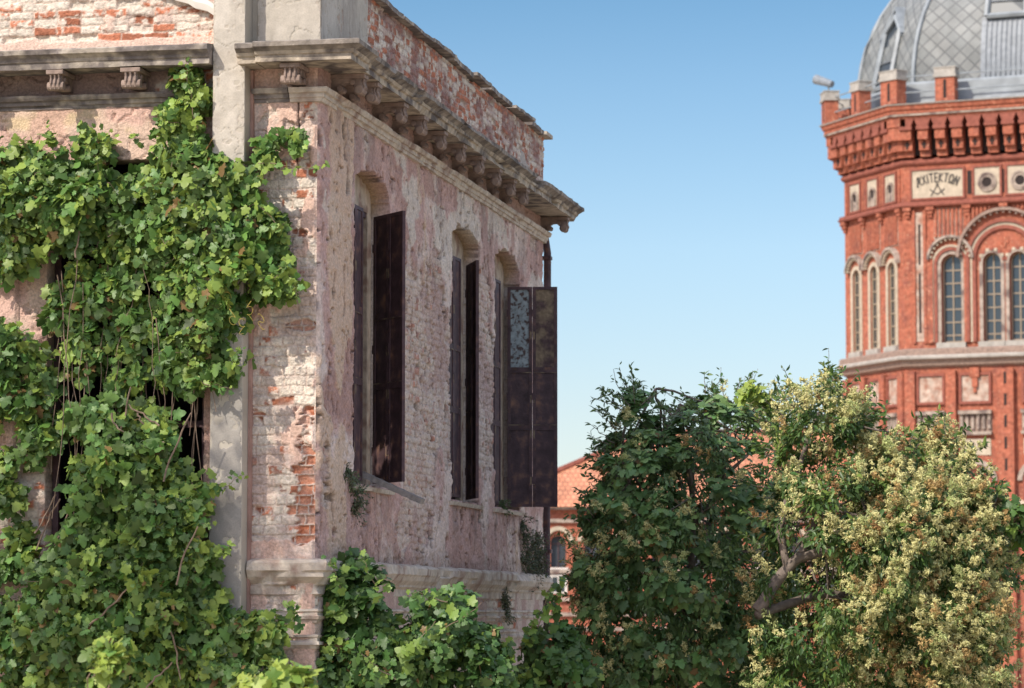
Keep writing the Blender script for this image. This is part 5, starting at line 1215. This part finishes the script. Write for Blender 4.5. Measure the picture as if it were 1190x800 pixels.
def dormer(k, w, z0, z1, zt, back):
    dg, ap, hw = FACES[k]; T = face_T(dg, 0); d = empty('dormer'); d.parent = tower; ap = ap * DS
    o0 = ap * dome_r(z0) + .22; o1 = o0 - .62
    lean = lambda z: o0 - (z - z0) * .24
    m = MB()
    for sx in (-1, 1):
        m.add([T(sx * w, lean(z0), z0), T(sx * w, lean(z1), z1), T(sx * w, lean(z1) - back, z1), T(sx * w, lean(z0) - .5, z0)], [(0, 1, 2, 3)])
        m.add([T(sx * (w + .22), lean(z1) + .2, z1 - .25), T(0, lean(zt) + .2, zt), T(0, lean(zt) - back, zt), T(sx * (w + .22), lean(z1) - back, z1 - .25)], [(0, 1, 2, 3)])
        m.add([T(sx * (w + .22), lean(z1) + .2, z1 - .38), T(0, lean(zt) + .2, zt - .16), T(0, lean(zt) - back, zt - .16), T(sx * (w + .22), lean(z1) - back, z1 - .38)], [(0, 1, 2, 3)])
        m.add([T(sx * (w + .22), lean(z1) + .2, z1 - .38), T(sx * (w + .22), lean(z1) + .2, z1 - .25), T(0, lean(zt) + .2, zt), T(0, lean(zt) + .2, zt - .16)], [(0, 1, 2, 3)])
        for a, b in (((sx * w, z0), (sx * w * .92, z1)), ((sx * w * .92, z1), (0, zt - .45))):
            p, q = (T(a[0], lean(a[1]) + .03, a[1]), T(b[0], lean(b[1]) + .03, b[1])); m.tube([p, q], .14, k=5)
    m.tube([T(-w, lean(z0), z0), T(w, lean(z0), z0)], .13, k=5)
    m.build('casing', M_LEAD, d)
    m = MB(); m.add([T(-w, lean(z0) - .05, z0), T(w, lean(z0) - .05, z0), T(w * .92, lean(z1) - .05, z1), T(0, lean(zt) - .05, zt - .45), T(-w * .92, lean(z1) - .05, z1)], [(0, 1, 2, 3, 4)]); m.build('pane', M_GLASSD, d)
    m = MB(); zm = z0 + (z1 - z0) * .45; m.tube([T(-w, lean(zm), zm), T(w, lean(zm), zm)], .05, k=4); m.build('glazing_bar', M_LEADD, d)
dormer(1, .80, 25.2, 28.0, 29.2, 2.8)
dormer(0, .95, 28.0, 29.6, 30.6, 3.2)
T0 = face_T(-90, 0)
m = MB()                                                    # plain lead sheet with standing seams below the upper dormer
zz = np.linspace(25.05, 28.0, 10)
for j in range(9):
    x = -.95 + 1.9 * j / 8
    m.tube([T0(x, RA * DS * dome_r(z) + .05, z) for z in zz], .035, k=4)
m.strip([[T0(-1.2, RA * DS * dome_r(z) + .03, z), T0(1.2, RA * DS * dome_r(z) + .03, z)] for z in zz])
m.build('lead_flashing', M_LEADD, tower, True)

# ------------------------------------------------------------------ low school wing behind the trees
WD = 150.0
w0 = at(560, 592, WD); w1 = at(1035, 592, WD)
wing = empty('school_wing', (w0[0], w0[1], 0), 0, 'low red brick wing with tiled hipped roof and white arched window hoods', 'building')
EZ = w0[2]; WL = w1[0] - w0[0]
T = lambda x, o, z: (x, -o, z)
xs_ = [WL * 0 + 2.05 + 1.62 * k for k in range(10) if 2.05 + 1.62 * k < WL - 1]
pz = lambda py: ZC + (HZ - py) * WD / FPX
ops = [(x, .74, pz(660), pz(632)) for x in xs_]
m = MB(); arched_wall(m, T, 0, WL, 0, EZ, ops, .3); m.build('wall', M_TBR, wing)
m = MB(); m.add([(0, 0, 0), (0, 9, 0), (0, 9, EZ), (0, 0, EZ)], [(0, 1, 2, 3)]); m.add([(WL, 0, 0), (WL, 9, 0), (WL, 9, EZ), (WL, 0, EZ)], [(3, 2, 1, 0)]); m.add([(0, 9, 0), (WL, 9, 0), (WL, 9, EZ), (0, 9, EZ)], [(3, 2, 1, 0)]); m.build('wall', M_TBR2, wing)
for xc, w, zs, zp in ops:
    wo = empty('window'); wo.parent = wing
    m = MB(); ar = arch_pts(xc, zp, w / 2 + .02); m.add([T(xc - w / 2 - .02, -.28, zs - .02)] + [T(a, -.28, b) for a, b in ar] + [T(xc + w / 2 + .02, -.28, zs - .02)], [tuple(range(len(ar) + 2))]); m.build('pane', M_GLASSD, wo)
    m = MB(); arch_band(m, T, xc, zp + .1, w / 2 + .14, w / 2 + .34, .003, .14); m.build('hood', M_TPALE, wo)
    m = MB(); m.box(xc - .025, xc + .025, -.27, -.22, zs, zp + .3, T); m.box(xc - w / 2, xc + w / 2, -.268, -.225, zp - .05, zp, T); m.build('frame', M_IRON, wo)
    m = MB(); m.box(xc - .5, xc + .5, .003, .12, zs - .18, zs - .01, T); m.build('sill', M_WHITE, wo)
    wo = empty('window'); wo.parent = wing
    m = MB(); m.box(xc - .42, xc + .42, .003, .06, pz(690), pz(668), T); m.build('surround', M_WHITE, wo)
    m = MB(); m.box(xc - .30, xc - .03, .061, .07, pz(688), pz(671), T); m.box(xc + .03, xc + .30, .061, .07, pz(688), pz(671), T); m.build('pane', M_GLASS, wo)
m = MB()
for py in (664.5, 697, 714, 731, 606): m.box(-.05, WL + .05, .002, .16, pz(py) - .09, pz(py) + .09, T)
m.build('string_course', M_TTRIM, wing)
m = MB(); m.box(-.3, WL + .3, .0, .35, EZ - .02, EZ + .12, T); m.build('eaves', M_TTRIM, wing)
RZ_ = pz(503); hip = 8.2
me = bpy.data.meshes.new('roof')
vv = [(-.4, -.5, EZ + .10), (WL + .4, -.5, EZ + .10), (WL + .4, 9.5, EZ + .10), (-.4, 9.5, EZ + .10), (hip, 4.5, RZ_ + .25), (WL - 2.0, 4.5, RZ_ + .25)]
me.from_pydata(vv, [], [(0, 1, 5, 4), (1, 2, 5), (2, 3, 4, 5), (3, 0, 4)]); uv = me.uv_layers.new(name='UVMap')
for p in me.polygons:
    for li in p.loop_indices:
        v = vv[me.loops[li].vertex_index]; uv.data[li].uv = (v[0], math.hypot(v[1] + .5, v[2] - EZ)) if p.index != 3 else (v[1], v[0])
roof_ = link('roof', me, M_TILE, wing)
m = MB(); m.tube([vv[0], vv[4]], .16, k=6); m.tube([vv[4], vv[5]], .16, k=6); m.tube([vv[1], vv[5]], .16, k=6); m.build('ridge_tiles', M_TBR2, roof_)
cx_ = at(842, 540, WD + 3)[0] - w0[0]
m = MB(); m.box(cx_ - .42, cx_ + .42, 3.2, 4.0, EZ + .6, pz(517)); m.build('chimney', M_WHITE, roof_)
